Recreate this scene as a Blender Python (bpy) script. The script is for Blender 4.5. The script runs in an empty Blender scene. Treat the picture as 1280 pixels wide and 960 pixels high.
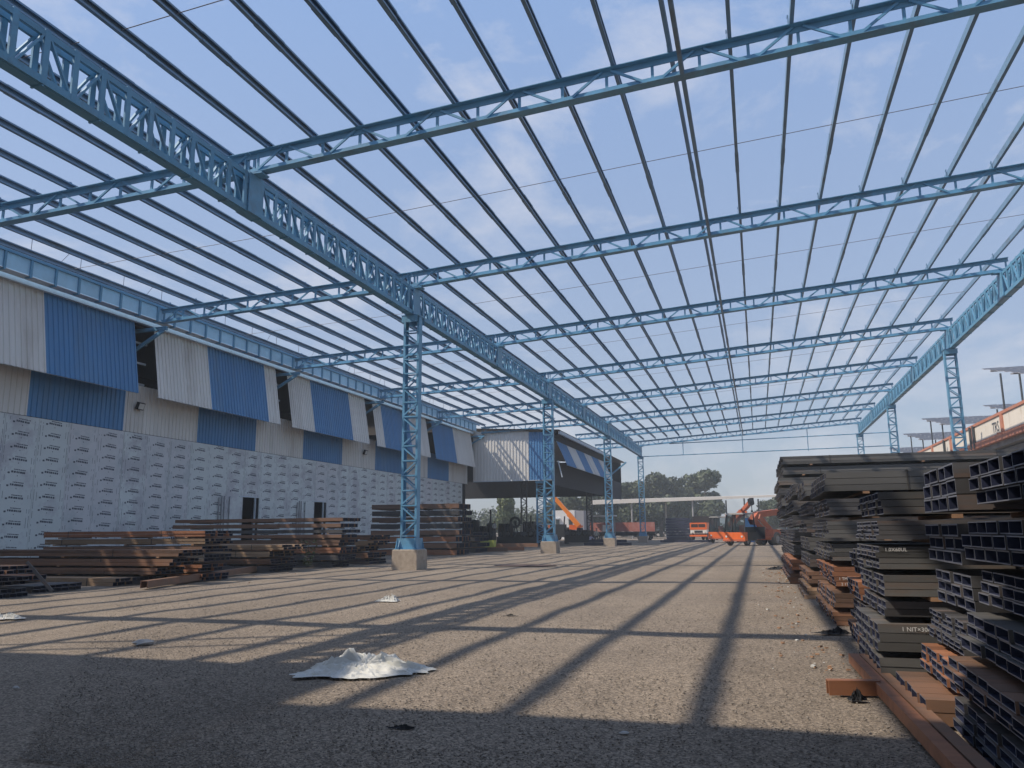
import bpy, math, random
import numpy as np
from mathutils import Vector, Matrix, noise as mnoise

random.seed(7)
rng = np.random.default_rng(11)
S = bpy.context.scene
D = bpy.data
COL = S.collection

# ------------------------------------------------------------------ camera
cam = D.cameras.new('camera')
cam.sensor_width = 36.0
cam.sensor_fit = 'HORIZONTAL'
cam.lens = 28.106
cam.clip_start = 0.1
cam.clip_end = 6000.0
cam_ob = D.objects.new('camera', cam)
COL.objects.link(cam_ob)
R_ = Vector((0.95679183, 0.29066336, -0.0080131))
U_ = Vector((0.06027104, -0.17128731, 0.98337585))
F_ = Vector((-0.28445879, 0.94136893, 0.18140488))
cam_ob.matrix_world = Matrix(((R_.x, U_.x, -F_.x, 0.0), (R_.y, U_.y, -F_.y, 0.0), (R_.z, U_.z, -F_.z, 1.5), (0, 0, 0, 1)))
S.camera = cam_ob

# ------------------------------------------------------------------ sky, sun, exposure
SUN_TRAVEL = Vector((0.75, 0.40, -1.0)).normalized()
SUN_EL = math.asin(-SUN_TRAVEL.z)
SUN_AZ = math.atan2(-SUN_TRAVEL.x, -SUN_TRAVEL.y)
W = D.worlds.new('World')
S.world = W
W.use_nodes = True
nt = W.node_tree
nt.nodes.clear()


def N(tree, kind, **kw):
    n = tree.nodes.new(kind)
    for k, v in kw.items():
        if k.startswith('i_'):
            n.inputs[k[2:].replace('_', ' ')].default_value = v
        else:
            setattr(n, k, v)
    return n


sky = N(nt, 'ShaderNodeTexSky', sky_type='NISHITA', sun_disc=False, sun_elevation=SUN_EL,
        sun_rotation=SUN_AZ % (2 * math.pi), altitude=200.0, air_density=1.0, dust_density=1.6, ozone_density=2.2)
bgs = N(nt, 'ShaderNodeBackground', i_Strength=0.15)
tc = N(nt, 'ShaderNodeTexCoord')
mp = N(nt, 'ShaderNodeMapping')
mp.inputs['Scale'].default_value = (1.0, 1.0, 2.2)
mp.inputs['Location'].default_value = (0.35, 0.1, 0.2)
cl = N(nt, 'ShaderNodeTexNoise', i_Scale=3.2, i_Detail=8.0, i_Roughness=0.62, i_Distortion=0.35)
cr = N(nt, 'ShaderNodeValToRGB')
cr.color_ramp.elements[0].position = 0.50
cr.color_ramp.elements[0].color = (0, 0, 0, 1)
cr.color_ramp.elements[1].position = 0.76
cr.color_ramp.elements[1].color = (0.75, 0.75, 0.75, 1)
mx = N(nt, 'ShaderNodeMixRGB', blend_type='MIX')
mx.inputs['Color2'].default_value = (3.5, 3.45, 3.6, 1)
# the pale, hazy air of the day lies over the whole sky
hz = N(nt, 'ShaderNodeMixRGB', blend_type='MIX')
hz.inputs['Fac'].default_value = 0.80
sepz = N(nt, 'ShaderNodeSeparateXYZ')
hzr = N(nt, 'ShaderNodeValToRGB')
hzr.color_ramp.elements[0].position = 0.0
hzr.color_ramp.elements[0].color = (1.60, 1.74, 2.02, 1)
hzr.color_ramp.elements[1].position = 0.62
hzr.color_ramp.elements[1].color = (1.22, 1.84, 3.12, 1)
out = N(nt, 'ShaderNodeOutputWorld')
L = nt.links.new
L(tc.outputs['Generated'], mp.inputs['Vector'])
L(mp.outputs['Vector'], cl.inputs['Vector'])
L(cl.outputs['Fac'], cr.inputs['Fac'])
L(cr.outputs['Color'], mx.inputs['Fac'])
L(tc.outputs['Generated'], sepz.inputs['Vector'])
L(sepz.outputs['Z'], hzr.inputs['Fac'])
L(hzr.outputs['Color'], hz.inputs['Color2'])
L(sky.outputs['Color'], hz.inputs['Color1'])
L(hz.outputs['Color'], mx.inputs['Color1'])
L(mx.outputs['Color'], bgs.inputs['Color'])
L(bgs.outputs['Background'], out.inputs['Surface'])

sun = D.lights.new('sun', 'SUN')
sun.energy = 2.7
sun.angle = math.radians(0.55)
sun.color = (1.0, 0.90, 0.76)
sun_ob = D.objects.new('sun', sun)
COL.objects.link(sun_ob)
sun_ob.location = (-40, -20, 60)
sun_ob.rotation_euler = SUN_TRAVEL.to_track_quat('-Z', 'Y').to_euler()

S.view_settings.view_transform = 'Standard'
S.view_settings.look = 'None'
S.view_settings.exposure = 0.68
S.view_settings.gamma = 1.0
S.view_settings.use_curve_mapping = False

# ------------------------------------------------------------------ materials
MATS = {}


def mat(name, col, rough=0.6, metal=0.0, var=0.12, scale=3.0, col2=None, mix_lo=0.45, mix_hi=0.65, bump=0.0, bscale=40.0,
        stretch=None, spec=0.4, ovar=None):
    m = D.materials.new(name)
    m.use_nodes = True
    t = m.node_tree
    b = t.nodes['Principled BSDF']
    b.inputs['Roughness'].default_value = rough
    b.inputs['Metallic'].default_value = metal
    b.inputs['Specular IOR Level'].default_value = spec
    lk = t.links.new
    g = N(t, 'ShaderNodeNewGeometry')
    mpn = N(t, 'ShaderNodeMapping')
    if stretch:
        mpn.inputs['Scale'].default_value = stretch
    lk(g.outputs['Position'], mpn.inputs['Vector'])
    n1 = N(t, 'ShaderNodeTexNoise', i_Scale=scale, i_Detail=6.0, i_Roughness=0.65)
    lk(mpn.outputs['Vector'], n1.inputs['Vector'])
    ramp = N(t, 'ShaderNodeValToRGB')
    c = Vector(col)
    lo = c * (1 - var)
    hi = c * (1 + var)
    e = ramp.color_ramp.elements
    e[0].position, e[1].position = 0.3, 0.7
    e[0].color = (*lo, 1)
    e[1].color = (*hi, 1)
    lk(n1.outputs['Fac'], ramp.inputs['Fac'])
    src = ramp.outputs['Color']
    oi = N(t, 'ShaderNodeObjectInfo')
    mr = N(t, 'ShaderNodeMapRange')
    ov = var * 0.7 if ovar is None else ovar
    mr.inputs['To Min'].default_value = 1 - ov
    mr.inputs['To Max'].default_value = 1 + ov
    lk(oi.outputs['Random'], mr.inputs['Value'])
    mulr = N(t, 'ShaderNodeVectorMath', operation='SCALE')
    lk(src, mulr.inputs[0])
    lk(mr.outputs['Result'], mulr.inputs['Scale'])
    src = mulr.outputs['Vector']
    if col2 is not None:
        n2 = N(t, 'ShaderNodeTexNoise', i_Scale=scale * 0.8, i_Detail=8.0, i_Roughness=0.7, noise_dimensions='4D')
        n2.inputs['W'].default_value = 3.1
        lk(mpn.outputs['Vector'], n2.inputs['Vector'])
        add = N(t, 'ShaderNodeMath', operation='MULTIPLY_ADD')
        add.inputs[1].default_value = 0.16
        lk(oi.outputs['Random'], add.inputs[0])
        lk(n2.outputs['Fac'], add.inputs[2])
        r2 = N(t, 'ShaderNodeMapRange')
        r2.inputs['From Min'].default_value = mix_lo + 0.08
        r2.inputs['From Max'].default_value = mix_hi + 0.08
        lk(add.outputs[0], r2.inputs['Value'])
        mxx = N(t, 'ShaderNodeMixRGB')
        mxx.inputs['Color2'].default_value = (*col2, 1)
        lk(r2.outputs['Result'], mxx.inputs['Fac'])
        lk(src, mxx.inputs['Color1'])
        src = mxx.outputs['Color']
    lk(src, b.inputs['Base Color'])
    if bump:
        nb = N(t, 'ShaderNodeTexNoise', i_Scale=bscale, i_Detail=4.0)
        lk(g.outputs['Position'], nb.inputs['Vector'])
        bm = N(t, 'ShaderNodeBump', i_Strength=bump, i_Distance=0.02)
        lk(nb.outputs['Fac'], bm.inputs['Height'])
        lk(bm.outputs['Normal'], b.inputs['Normal'])
    MATS[name] = m
    return m


M_BLUE = mat('blue_steel_paint', (0.12, 0.31, 0.475), 0.42, 0, 0.12, 1.6, (0.12, 0.20, 0.27), 0.54, 0.80, spec=0.5)
M_PURLIN = mat('purlin_paint', (0.15, 0.26, 0.385), 0.45, 0, 0.10, 1.2, (0.12, 0.14, 0.16), 0.55, 0.8, spec=0.5)
M_ROD = mat('rod_steel', (0.18, 0.17, 0.19), 0.5, 0, 0.1)
M_GUTTER = mat('pale_blue_gutter_sheet', (0.42, 0.70, 0.90), 0.28, 0, 0.10, 1.5, spec=0.6)
M_GREYTRIM = mat('grey_trim', (0.52, 0.58, 0.64), 0.5, 0, 0.08)
M_WHITE = mat('white_sheet', (0.74, 0.72, 0.69), 0.45, 0, 0.05, 1.3, (0.50, 0.46, 0.42), 0.50, 0.80, stretch=(1, 1, 0.12))
M_SHBLUE = mat('blue_sheet', (0.095, 0.26, 0.50), 0.42, 0, 0.07, 1.3, (0.13, 0.24, 0.38), 0.50, 0.80, stretch=(1, 1, 0.12))
M_PANEL = mat('film_covered_panel', (0.66, 0.70, 0.70), 0.35, 0, 0.05, 0.9, (0.52, 0.52, 0.55), 0.50, 0.62, bump=0.15, bscale=6)
M_PANEL2 = mat('film_covered_panel_mauve', (0.64, 0.64, 0.66), 0.35, 0, 0.05, 0.9, (0.53, 0.56, 0.58), 0.50, 0.62, bump=0.15, bscale=6)
M_INK = mat('film_ink', (0.075, 0.085, 0.115), 0.6, 0, 0.1)
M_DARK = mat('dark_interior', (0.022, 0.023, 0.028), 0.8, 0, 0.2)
M_ROOF = mat('roof_sheet', (0.10, 0.11, 0.125), 0.5, 0, 0.1)
M_CONC = mat('concrete', (0.40, 0.33, 0.26), 0.9, 0, 0.14, 5, (0.28, 0.22, 0.17), 0.5, 0.75, bump=0.3, bscale=30)
M_GCONC = mat('grey_concrete', (0.27, 0.26, 0.26), 0.9, 0, 0.15, 1.0, (0.17, 0.165, 0.17), 0.5, 0.7, stretch=(1, 1, .3))
M_CREAM = mat('cream_paint', (0.78, 0.72, 0.64), 0.8, 0, 0.05, 1.0, (0.55, 0.47, 0.40), 0.6, 0.8, stretch=(1, 1, .25))
M_TERRA = mat('terracotta_paint', (0.50, 0.21, 0.14), 0.8, 0, 0.12, 1.0, (0.40, 0.24, 0.19), 0.55, 0.75)
M_SOLAR = mat('solar_panel', (0.07, 0.072, 0.085), 0.45, 0, 0.08, 0.5, spec=0.5)
M_SFRAME = mat('panel_frame', (0.45, 0.45, 0.47), 0.4, 0, 0.05)
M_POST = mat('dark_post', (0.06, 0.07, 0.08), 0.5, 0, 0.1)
LONG = (0.5, 3, 3)
M_MILL = mat('mill_steel', (0.076, 0.073, 0.074), 0.5, 0, 0.2, 1.5, (0.165, 0.098, 0.066), 0.54, 0.74, ovar=0.42, stretch=LONG, spec=0.5)
M_GREYST = mat('weathered_steel', (0.108, 0.105, 0.100), 0.5, 0, 0.15, 1.5, (0.175, 0.115, 0.08), 0.54, 0.74, ovar=0.42, stretch=LONG, spec=0.5)
M_BROWN = mat('brown_steel', (0.165, 0.100, 0.068), 0.55, 0, 0.18, 1.5, (0.26, 0.13, 0.075), 0.45, 0.7, ovar=0.42, stretch=LONG)
M_RUST = mat('rusty_steel', (0.31, 0.135, 0.07), 0.65, 0, 0.18, 2.0, (0.19, 0.085, 0.05), 0.5, 0.7, ovar=0.42, stretch=LONG)
M_TAN = mat('tan_steel', (0.40, 0.27, 0.17), 0.55, 0, 0.15, 2.0, (0.27, 0.14, 0.08), 0.5, 0.72, ovar=0.42, stretch=LONG)
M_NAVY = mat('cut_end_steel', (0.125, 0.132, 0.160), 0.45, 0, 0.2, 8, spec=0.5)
M_NAVYIN = mat('navy_steel_inner_shade', (0.024, 0.029, 0.060), 0.5, 0, 0.2, 8)  # dark tone paints shade inside hollow sections; also colours the dark far steel
M_TIMBER = mat('timber', (0.33, 0.19, 0.11), 0.8, 0, 0.2, 5)
M_WIRE = mat('strap_wire', (0.05, 0.045, 0.04), 0.5, 0, 0.1)
M_PAINTW = mat('white_paint_mark', (0.75, 0.74, 0.72), 0.8, 0, 0.05)
M_CLOTH = mat('white_plastic_cloth', (0.58, 0.575, 0.54), 0.85, 0, 0.06, 6, (0.62, 0.60, 0.48), 0.6, 0.8)
M_ORANGE = mat('orange_paint', (0.78, 0.145, 0.022), 0.4, 0, 0.08, 2, (0.50, 0.10, 0.04), 0.6, 0.85, spec=0.5)
M_ORANGE2 = mat('dusty_orange_paint', (0.50, 0.125, 0.055), 0.5, 0, 0.12, 2, (0.30, 0.09, 0.06), 0.55, 0.8)
M_BOOM = mat('bright_orange_paint', (0.95, 0.27, 0.025), 0.4, 0, 0.06, 2, spec=0.5)
M_TYRE = mat('tyre_rubber', (0.035, 0.033, 0.032), 0.9, 0, 0.15)
M_TYRE_D = mat('dusty_tyre', (0.14, 0.125, 0.11), 0.9, 0, 0.2, 5)
M_GLASS = mat('cab_glass', (0.035, 0.05, 0.055), 0.08, 0, 0.1, spec=0.8)
M_BLK = mat('black_metal', (0.014, 0.015, 0.018), 0.6, 0, 0.2)
M_GREYM = mat('grey_metal', (0.36, 0.35, 0.34), 0.5, 0, 0.12)
M_SIL = mat('silver_metal', (0.55, 0.55, 0.56), 0.4, 0.3, 0.1)
M_REDT = mat('faded_red_paint', (0.40, 0.14, 0.11), 0.6, 0, 0.12, 2, (0.45, 0.24, 0.2), 0.5, 0.75)
M_WALLW = mat('white_wall', (0.72, 0.70, 0.68), 0.8, 0, 0.05)
M_WALLG = mat('grey_wall', (0.30, 0.30, 0.32), 0.8, 0, 0.05)
M_CANO = mat('pale_roof_edge', (0.66, 0.61, 0.55), 0.7, 0, 0.06)
M_LEAF = mat('leaves', (0.088, 0.105, 0.052), 0.6, 0, 0.35, 0.6, (0.055, 0.070, 0.036), 0.45, 0.6)
M_LEAF2 = mat('pale_leaves', (0.115, 0.135, 0.050), 0.6, 0, 0.3, 0.6, (0.075, 0.098, 0.035), 0.45, 0.6)
M_BARK = mat('bark', (0.12, 0.09, 0.07), 0.9, 0, 0.2)
M_SKIN = mat('skin', (0.20, 0.105, 0.065), 0.6, 0, 0.05)
M_SHIRTW = mat('white_shirt', (0.68, 0.66, 0.64), 0.8, 0, 0.05)
M_SHIRTL = mat('lilac_shirt', (0.52, 0.48, 0.60), 0.8, 0, 0.05)
M_SHIRTG = mat('khaki_shirt', (0.50, 0.47, 0.38), 0.8, 0, 0.05)
M_TROU = mat('grey_trousers', (0.10, 0.09, 0.09), 0.8, 0, 0.1)
M_HAIR = mat('black_hair', (0.012, 0.010, 0.010), 0.6, 0, 0.1)
M_YEL = mat('yellow_green_crate', (0.48, 0.50, 0.10), 0.6, 0, 0.1)
M_LAMPG = mat('lamp_glass', (0.62, 0.62, 0.60), 0.2, 0, 0.05)
M_SOIL = mat('dark_oil_stain', (0.075, 0.047, 0.040), 0.85, 0, 0.2, 2)
M_BLUEB = mat('bright_blue_paint', (0.05, 0.2, 0.5), 0.5, 0, 0.1)


def glass_mat():
    t = M_GLASS.node_tree
    b = t.nodes['Principled BSDF']
    o = t.nodes['Material Output']
    tr = N(t, 'ShaderNodeBsdfTransparent')
    tr.inputs['Color'].default_value = (0.75, 0.8, 0.8, 1)
    m = N(t, 'ShaderNodeMixShader')
    m.inputs['Fac'].default_value = 0.38
    t.links.new(tr.outputs[0], m.inputs[1])
    t.links.new(b.outputs[0], m.inputs[2])
    t.links.new(m.outputs[0], o.inputs['Surface'])


glass_mat()


def gravel_mat():
    m = D.materials.new('gravel')
    m.use_nodes = True
    t = m.node_tree
    b = t.nodes['Principled BSDF']
    b.inputs['Roughness'].default_value = 0.95
    b.inputs['Specular IOR Level'].default_value = 0.2
    lk = t.links.new
    g = N(t, 'ShaderNodeNewGeometry')
    v = N(t, 'ShaderNodeTexVoronoi', i_Scale=60.0)
    lk(g.outputs['Position'], v.inputs['Vector'])
    sep = N(t, 'ShaderNodeSeparateColor')
    lk(v.outputs['Color'], sep.inputs['Color'])
    r = N(t, 'ShaderNodeValToRGB')
    e = r.color_ramp.elements
    e[0].position, e[0].color = 0.0, (0.120, 0.100, 0.081, 1)
    e[1].position, e[1].color = 1.0, (0.370, 0.307, 0.243, 1)
    x = e.new(0.5)
    x.color = (0.229, 0.188, 0.148, 1)
    lk(sep.outputs[0], r.inputs['Fac'])
    big = N(t, 'ShaderNodeTexNoise', i_Scale=0.22, i_Detail=9.0, i_Roughness=0.68)
    lk(g.outputs['Position'], big.inputs['Vector'])
    r2 = N(t, 'ShaderNodeValToRGB')
    f = r2.color_ramp.elements
    f[0].position, f[0].color = 0.33, (0.84, 0.83, 0.83, 1)
    f[1].position, f[1].color = 0.68, (1.16, 1.14, 1.11, 1)
    lk(big.outputs['Fac'], r2.inputs['Fac'])
    mul = N(t, 'ShaderNodeMixRGB', blend_type='MULTIPLY')
    mul.inputs['Fac'].default_value = 1.0
    lk(r.outputs['Color'], mul.inputs['Color1'])
    lk(r2.outputs['Color'], mul.inputs['Color2'])
    wp = N(t, 'ShaderNodeMapping')
    wp.inputs['Scale'].default_value = (0.75, 0.035, 1)
    lk(g.outputs['Position'], wp.inputs['Vector'])
    wn = N(t, 'ShaderNodeTexNoise', i_Scale=1.0, i_Detail=7.0, i_Roughness=0.6, i_Distortion=0.5)
    lk(wp.outputs['Vector'], wn.inputs['Vector'])
    wr = N(t, 'ShaderNodeMapRange')
    wr.inputs['From Min'].default_value = 0.3
    wr.inputs['From Max'].default_value = 0.7
    wr.inputs['To Min'].default_value = 0.86
    wr.inputs['To Max'].default_value = 1.13
    lk(wn.outputs['Fac'], wr.inputs['Value'])
    wm_ = N(t, 'ShaderNodeVectorMath', operation='SCALE')
    lk(mul.outputs['Color'], wm_.inputs[0])
    lk(wr.outputs['Result'], wm_.inputs['Scale'])
    # trodden reddish dust in patches
    du = N(t, 'ShaderNodeTexNoise', i_Scale=0.9, i_Detail=10.0, i_Roughness=0.75)
    lk(g.outputs['Position'], du.inputs['Vector'])
    dr = N(t, 'ShaderNodeMapRange')
    dr.inputs['From Min'].default_value = 0.54
    dr.inputs['From Max'].default_value = 0.76
    dr.inputs['To Max'].default_value = 0.55
    lk(du.outputs['Fac'], dr.inputs['Value'])
    mm = N(t, 'ShaderNodeMixRGB')
    mm.inputs['Color2'].default_value = (0.255, 0.200, 0.158, 1)
    lk(dr.outputs['Result'], mm.inputs['Fac'])
    lk(wm_.outputs['Vector'], mm.inputs['Color1'])
    lk(mm.outputs['Color'], b.inputs['Base Color'])
    bp = N(t, 'ShaderNodeBump', i_Strength=0.65, i_Distance=0.010)
    lk(v.outputs['Distance'], bp.inputs['Height'])
    n2 = N(t, 'ShaderNodeTexNoise', i_Scale=5.0, i_Detail=8.0)
    lk(g.outputs['Position'], n2.inputs['Vector'])
    bp2 = N(t, 'ShaderNodeBump', i_Strength=0.5, i_Distance=0.06)
    lk(n2.outputs['Fac'], bp2.inputs['Height'])
    lk(bp2.outputs['Normal'], bp.inputs['Normal'])
    lk(bp.outputs['Normal'], b.inputs['Normal'])
    return m


M_GRAVEL = gravel_mat()
M_STONE = mat('stone_chips', (0.205, 0.180, 0.155), 0.95, 0, 0.45, 30.0, spec=0.2)


# ------------------------------------------------------------------ mesh helpers
class MB:
    def __init__(s):
        s.v = []
        s.f = []
        s.m = []

    def add(s, vs, fs, mi=0):
        o = len(s.v)
        s.v.extend(tuple(p) for p in vs)
        for k, f in enumerate(fs):
            s.f.append(tuple(i + o for i in f))
            s.m.append(mi[k] if isinstance(mi, list) else mi)
        return s

    def box(s, c, d, mi=0, rot=None):
        x, y, z = d[0] / 2, d[1] / 2, d[2] / 2
        vs = [Vector(p) for p in ((-x, -y, -z), (x, -y, -z), (x, y, -z), (-x, y, -z), (-x, -y, z), (x, -y, z), (x, y, z), (-x, y, z))]
        if rot is not None:
            vs = [rot @ p for p in vs]
        c = Vector(c)
        return s.add([p + c for p in vs], [(3, 2, 1, 0), (4, 5, 6, 7), (0, 1, 5, 4), (1, 2, 6, 5), (2, 3, 7, 6), (3, 0, 4, 7)], mi)

    def bx(s, x0, x1, y0, y1, z0, z1, mi=0):
        return s.box(((x0 + x1) / 2, (y0 + y1) / 2, (z0 + z1) / 2), (x1 - x0, y1 - y0, z1 - z0), mi)

    def prism(s, poly, p, q, up=(0, 0, 1), mi=0, cap=None):
        p = Vector(p)
        q = Vector(q)
        a = (q - p).normalized()
        u = Vector(up)
        side = a.cross(u)
        if side.length < 1e-5:
            side = a.cross(Vector((0, 1, 0)))
        side.normalize()
        u = side.cross(a).normalized()
        n = len(poly)
        vs = [p + side * x + u * y for x, y in poly] + [q + side * x + u * y for x, y in poly]
        fs = [(i, (i + 1) % n, n + (i + 1) % n, n + i) for i in range(n)]
        fs += [tuple(range(n - 1, -1, -1)), tuple(range(n, 2 * n))]
        ci = mi if cap is None else cap
        base = mi if isinstance(mi, list) else [mi] * n
        return s.add(vs, fs, base + [ci, ci])

    def bar(s, p, q, w, h, up=(0, 0, 1), mi=0):
        return s.prism([(-w / 2, -h / 2), (w / 2, -h / 2), (w / 2, h / 2), (-w / 2, h / 2)], p, q, up, mi)

    def tube(s, p, q, r, n=6, mi=0, r2=None):
        p = Vector(p)
        q = Vector(q)
        a = (q - p).normalized()
        u = Vector((0, 0, 1)) if abs(a.z) < 0.9 else Vector((1, 0, 0))
        sd = a.cross(u).normalized()
        u = sd.cross(a)
        r2 = r if r2 is None else r2
        vs = []
        for pp, rr in ((p, r), (q, r2)):
            for i in range(n):
                t = 2 * math.pi * i / n
                vs.append(pp + sd * math.cos(t) * rr + u * math.sin(t) * rr)
        fs = [(i, (i + 1) % n, n + (i + 1) % n, n + i) for i in range(n)] + [tuple(range(n - 1, -1, -1)), tuple(range(n, 2 * n))]
        return s.add(vs, fs, mi)

    def mesh(s, name, mats):
        me = D.meshes.new(name)
        me.from_pydata(s.v, [], s.f)
        if not isinstance(mats, (list, tuple)):
            mats = [mats]
        for m in mats:
            me.materials.append(m)
        if len(mats) > 1:
            me.polygons.foreach_set('material_index', s.m)
        me.update()
        return me


def link(name, data, parent=None, loc=(0, 0, 0), rot=None, scale=None):
    o = D.objects.new(name, data)
    COL.objects.link(o)
    o.location = loc
    if rot is not None:
        o.rotation_euler = rot
    if scale is not None:
        o.scale = scale
    if parent is not None:
        o.parent = parent
    return o


def tag(o, label=None, cat=None, group=None, kind=None):
    if label:
        o['label'] = label
    if cat:
        o['category'] = cat
    if group:
        o['group'] = group
    if kind:
        o['kind'] = kind
    return o


def thing(name, label, cat, loc=(0, 0, 0), rz=0.0, group=None):
    o = link(name, None, None, loc, (0, 0, rz))
    o.empty_display_size = 0.2
    return tag(o, label, cat, group)


def part(name, mb, mats, parent, loc=(0, 0, 0), rot=None, scale=None, label=None):
    me = mb if isinstance(mb, bpy.types.Mesh) else mb.mesh(name, mats)
    o = link(name, me, parent, loc, rot, scale)
    if label:
        o['label'] = label
    return o


def copy_tree(o, parent=None):
    c = o.copy()
    COL.objects.link(c)
    if parent is not None:
        c.parent = parent
    for ch in list(o.children):
        copy_tree(ch, c)
    return c


def smooth(me, on=True):
    me.polygons.foreach_set('use_smooth', [on] * len(me.polygons))
    return me


ORD = ['zeroth', 'first', 'second', 'third', 'fourth', 'fifth', 'sixth', 'seventh', 'eighth', 'ninth', 'tenth', 'eleventh', 'twelfth',
       'thirteenth', 'fourteenth', 'fifteenth', 'sixteenth', 'seventeenth', 'eighteenth', 'nineteenth', 'twentieth']

# ------------------------------------------------------------------ layout of the yard (metres)
T1, STEP = 19.40, 11.98


def TY(k):
    return T1 + (k - 1) * STEP


XL, XR, XB, XS = -14.05, 12.35, -27.40, -19.60     # left girder, right girder, first building, machine shed


def ztop(x):   # top of the roof trusses
    if x >= XL:
        return 12.86 + (x - XL) * (14.65 - 12.86) / (12.7 - XL)
    return 12.86 + (x - XL) * (12.86 - 12.35) / (XL - XB)


# ------------------------------------------------------------------ ground
def build_ground():
    xs = np.concatenate([[-2500, -1200, -600, -300, -150, -90, -60, -42], np.arange(-32, 14.1, 0.35), [16, 20, 30, 50, 90, 150, 300, 600, 1200, 2500]])
    ys = np.concatenate([[-1500, -600, -200, -80, -40, -20, -8, -2], np.arange(2, 26, 0.3), np.arange(26, 70, 1.2), [75, 82, 90, 100, 115, 130, 150, 180, 220, 300, 450, 700, 1200, 2500]])
    X, Y = np.meshgrid(xs, ys)
    Z = np.zeros_like(X)
    near = (X > -32) & (X < 14.1) & (Y > 2) & (Y < 70)
    for (a, b, ph, am) in ((0.9, 0.35, 0.3, 0.008), (0.4, 1.3, 1.7, 0.007), (2.3, 1.1, 0.2, 0.004), (1.4, -2.6, 2.2, 0.004)):
        Z += am * np.sin(a * X + b * Y + ph)
    Z = np.where(near, Z - 0.012, -0.012)
    ny, nx = X.shape
    vs = np.stack([X.ravel(), Y.ravel(), Z.ravel()], 1)
    idx = np.arange(nx * ny).reshape(ny, nx)
    q = np.stack([idx[:-1, :-1].ravel(), idx[:-1, 1:].ravel(), idx[1:, 1:].ravel(), idx[1:, :-1].ravel()], 1)
    me = D.meshes.new('ground')
    me.from_pydata(vs.tolist(), [], q.tolist())
    me.materials.append(M_GRAVEL)
    smooth(me)
    tag(link('ground', me), 'grey brown gravel yard with roof shadows', kind='structure')


build_ground()


def build_stones():
    n = 46000
    u = rng.random(n)
    y = 4.6 + 17.0 * u ** 1.9
    x = (rng.random(n) * 1.22 - 1.02) * (y * 0.98 + 1.0) + 0.15 * y
    keep = (x > -17) & (x < 1.3)
    x, y = x[keep], y[keep]
    n = len(x)
    r = 0.0045 + 0.0075 * rng.random(n) ** 3
    base = np.array([(1, 0, 0), (0, 1, 0), (-1, 0, 0), (0, -1, 0), (0, 0, 1), (0, 0, -1)], float)
    fc = np.array([(0, 1, 4), (1, 2, 4), (2, 3, 4), (3, 0, 4), (1, 0, 5), (2, 1, 5), (3, 2, 5), (0, 3, 5)])
    V = base[None] * (0.7 + 0.6 * rng.random((n, 6, 1)))
    ang = rng.random(n) * 6.283
    c, s = np.cos(ang), np.sin(ang)
    vx = V[:, :, 0] * c[:, None] - V[:, :, 1] * s[:, None]
    vy = V[:, :, 0] * s[:, None] + V[:, :, 1] * c[:, None]
    P = np.stack([vx * r[:, None] * 1.2 + x[:, None], vy * r[:, None] + y[:, None], V[:, :, 2] * r[:, None] * 0.75 + r[:, None] * 0.3], 2)
    me = D.meshes.new('gravel_stones')
    nv, nf = n * 6, n * 8
    me.vertices.add(nv)
    me.vertices.foreach_set('co', P.reshape(-1).astype(np.float32))
    F = (fc[None] + (np.arange(n) * 6)[:, None, None]).reshape(-1)
    me.loops.add(nf * 3)
    me.loops.foreach_set('vertex_index', F.astype(np.int32))
    me.polygons.add(nf)
    me.polygons.foreach_set('loop_start', np.arange(0, nf * 3, 3, dtype=np.int32))
    me.polygons.foreach_set('loop_total', np.full(nf, 3, dtype=np.int32))
    me.materials.append(M_STONE)
    me.update(calc_edges=True)
    tag(link('gravel_stones', me), 'loose grey stone chips scattered over the yard', kind='stuff')


build_stones()

# ------------------------------------------------------------------ roof frame
TEE = [(-0.155, 0.0), (-0.155, -0.02), (-0.02, -0.04), (-0.02, -0.19), (0.02, -0.19), (0.02, -0.04), (0.155, -0.02), (0.155, 0.0)]
TEE_UP = [(-x, -y) for x, y in TEE]


def truss_parts(x0, x1, zt0, zt1, n, depth=0.70):
    """meshes of one roof truss in its own plane y = 0"""
    def zt(x):
        return zt0 + (zt1 - zt0) * (x - x0) / (x1 - x0)
    res = []
    a, b = Vector((x0, 0, zt0)), Vector((x1, 0, zt1))
    dn = Vector((0, 0, -depth))
    res.append(('top_chord', MB().prism(TEE, a, b).mesh('top_chord', M_BLUE)))
    res.append(('bottom_chord', MB().prism(TEE_UP, a + dn, b + dn).mesh('bottom_chord', M_BLUE)))
    w = (x1 - x0) / n
    for i in range(n + 1):
        x = x0 + i * w + (0.1 if i == 0 else -0.1 if i == n else 0)
        res.append(('post', MB().bar((x, 0.035, zt(x) - depth + 0.02), (x, 0.035, zt(x) - 0.02), 0.055, 0.075, up=(1, 0, 0)).mesh('post', M_BLUE)))
    for i in range(n):
        xa, xb = x0 + i * w, x0 + (i + 1) * w
        if i % 2 == 0:
            p, q = (xa + 0.16, -0.04, zt(xa) - depth + 0.05), (xb - 0.12, -0.04, zt(xb) - 0.05)
        else:
            p, q = (xa + 0.12, -0.04, zt(xa) - 0.05), (xb - 0.16, -0.04, zt(xb) - depth + 0.05)
        res.append(('brace', MB().bar(p, q, 0.05, 0.065).mesh('brace', M_BLUE)))
    return res


PR_T = truss_parts(XL - 0.03, XR + 0.25, ztop(XL - 0.03), ztop(XR + 0.25), 22)
PL_T = truss_parts(XB, XL - 0.05, ztop(XB), ztop(XL - 0.05), 11)
PS_T = truss_parts(XS - 0.3, XL - 0.05, ztop(XS - 0.3), ztop(XL - 0.05), 5)


def place_truss(parts, y, label, group, last=False):
    t = thing('roof_truss', label, 'roof truss', (0, y, 0), 0, group)
    for nme, me in parts:
        o = link(nme, me, t)
    return t


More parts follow.
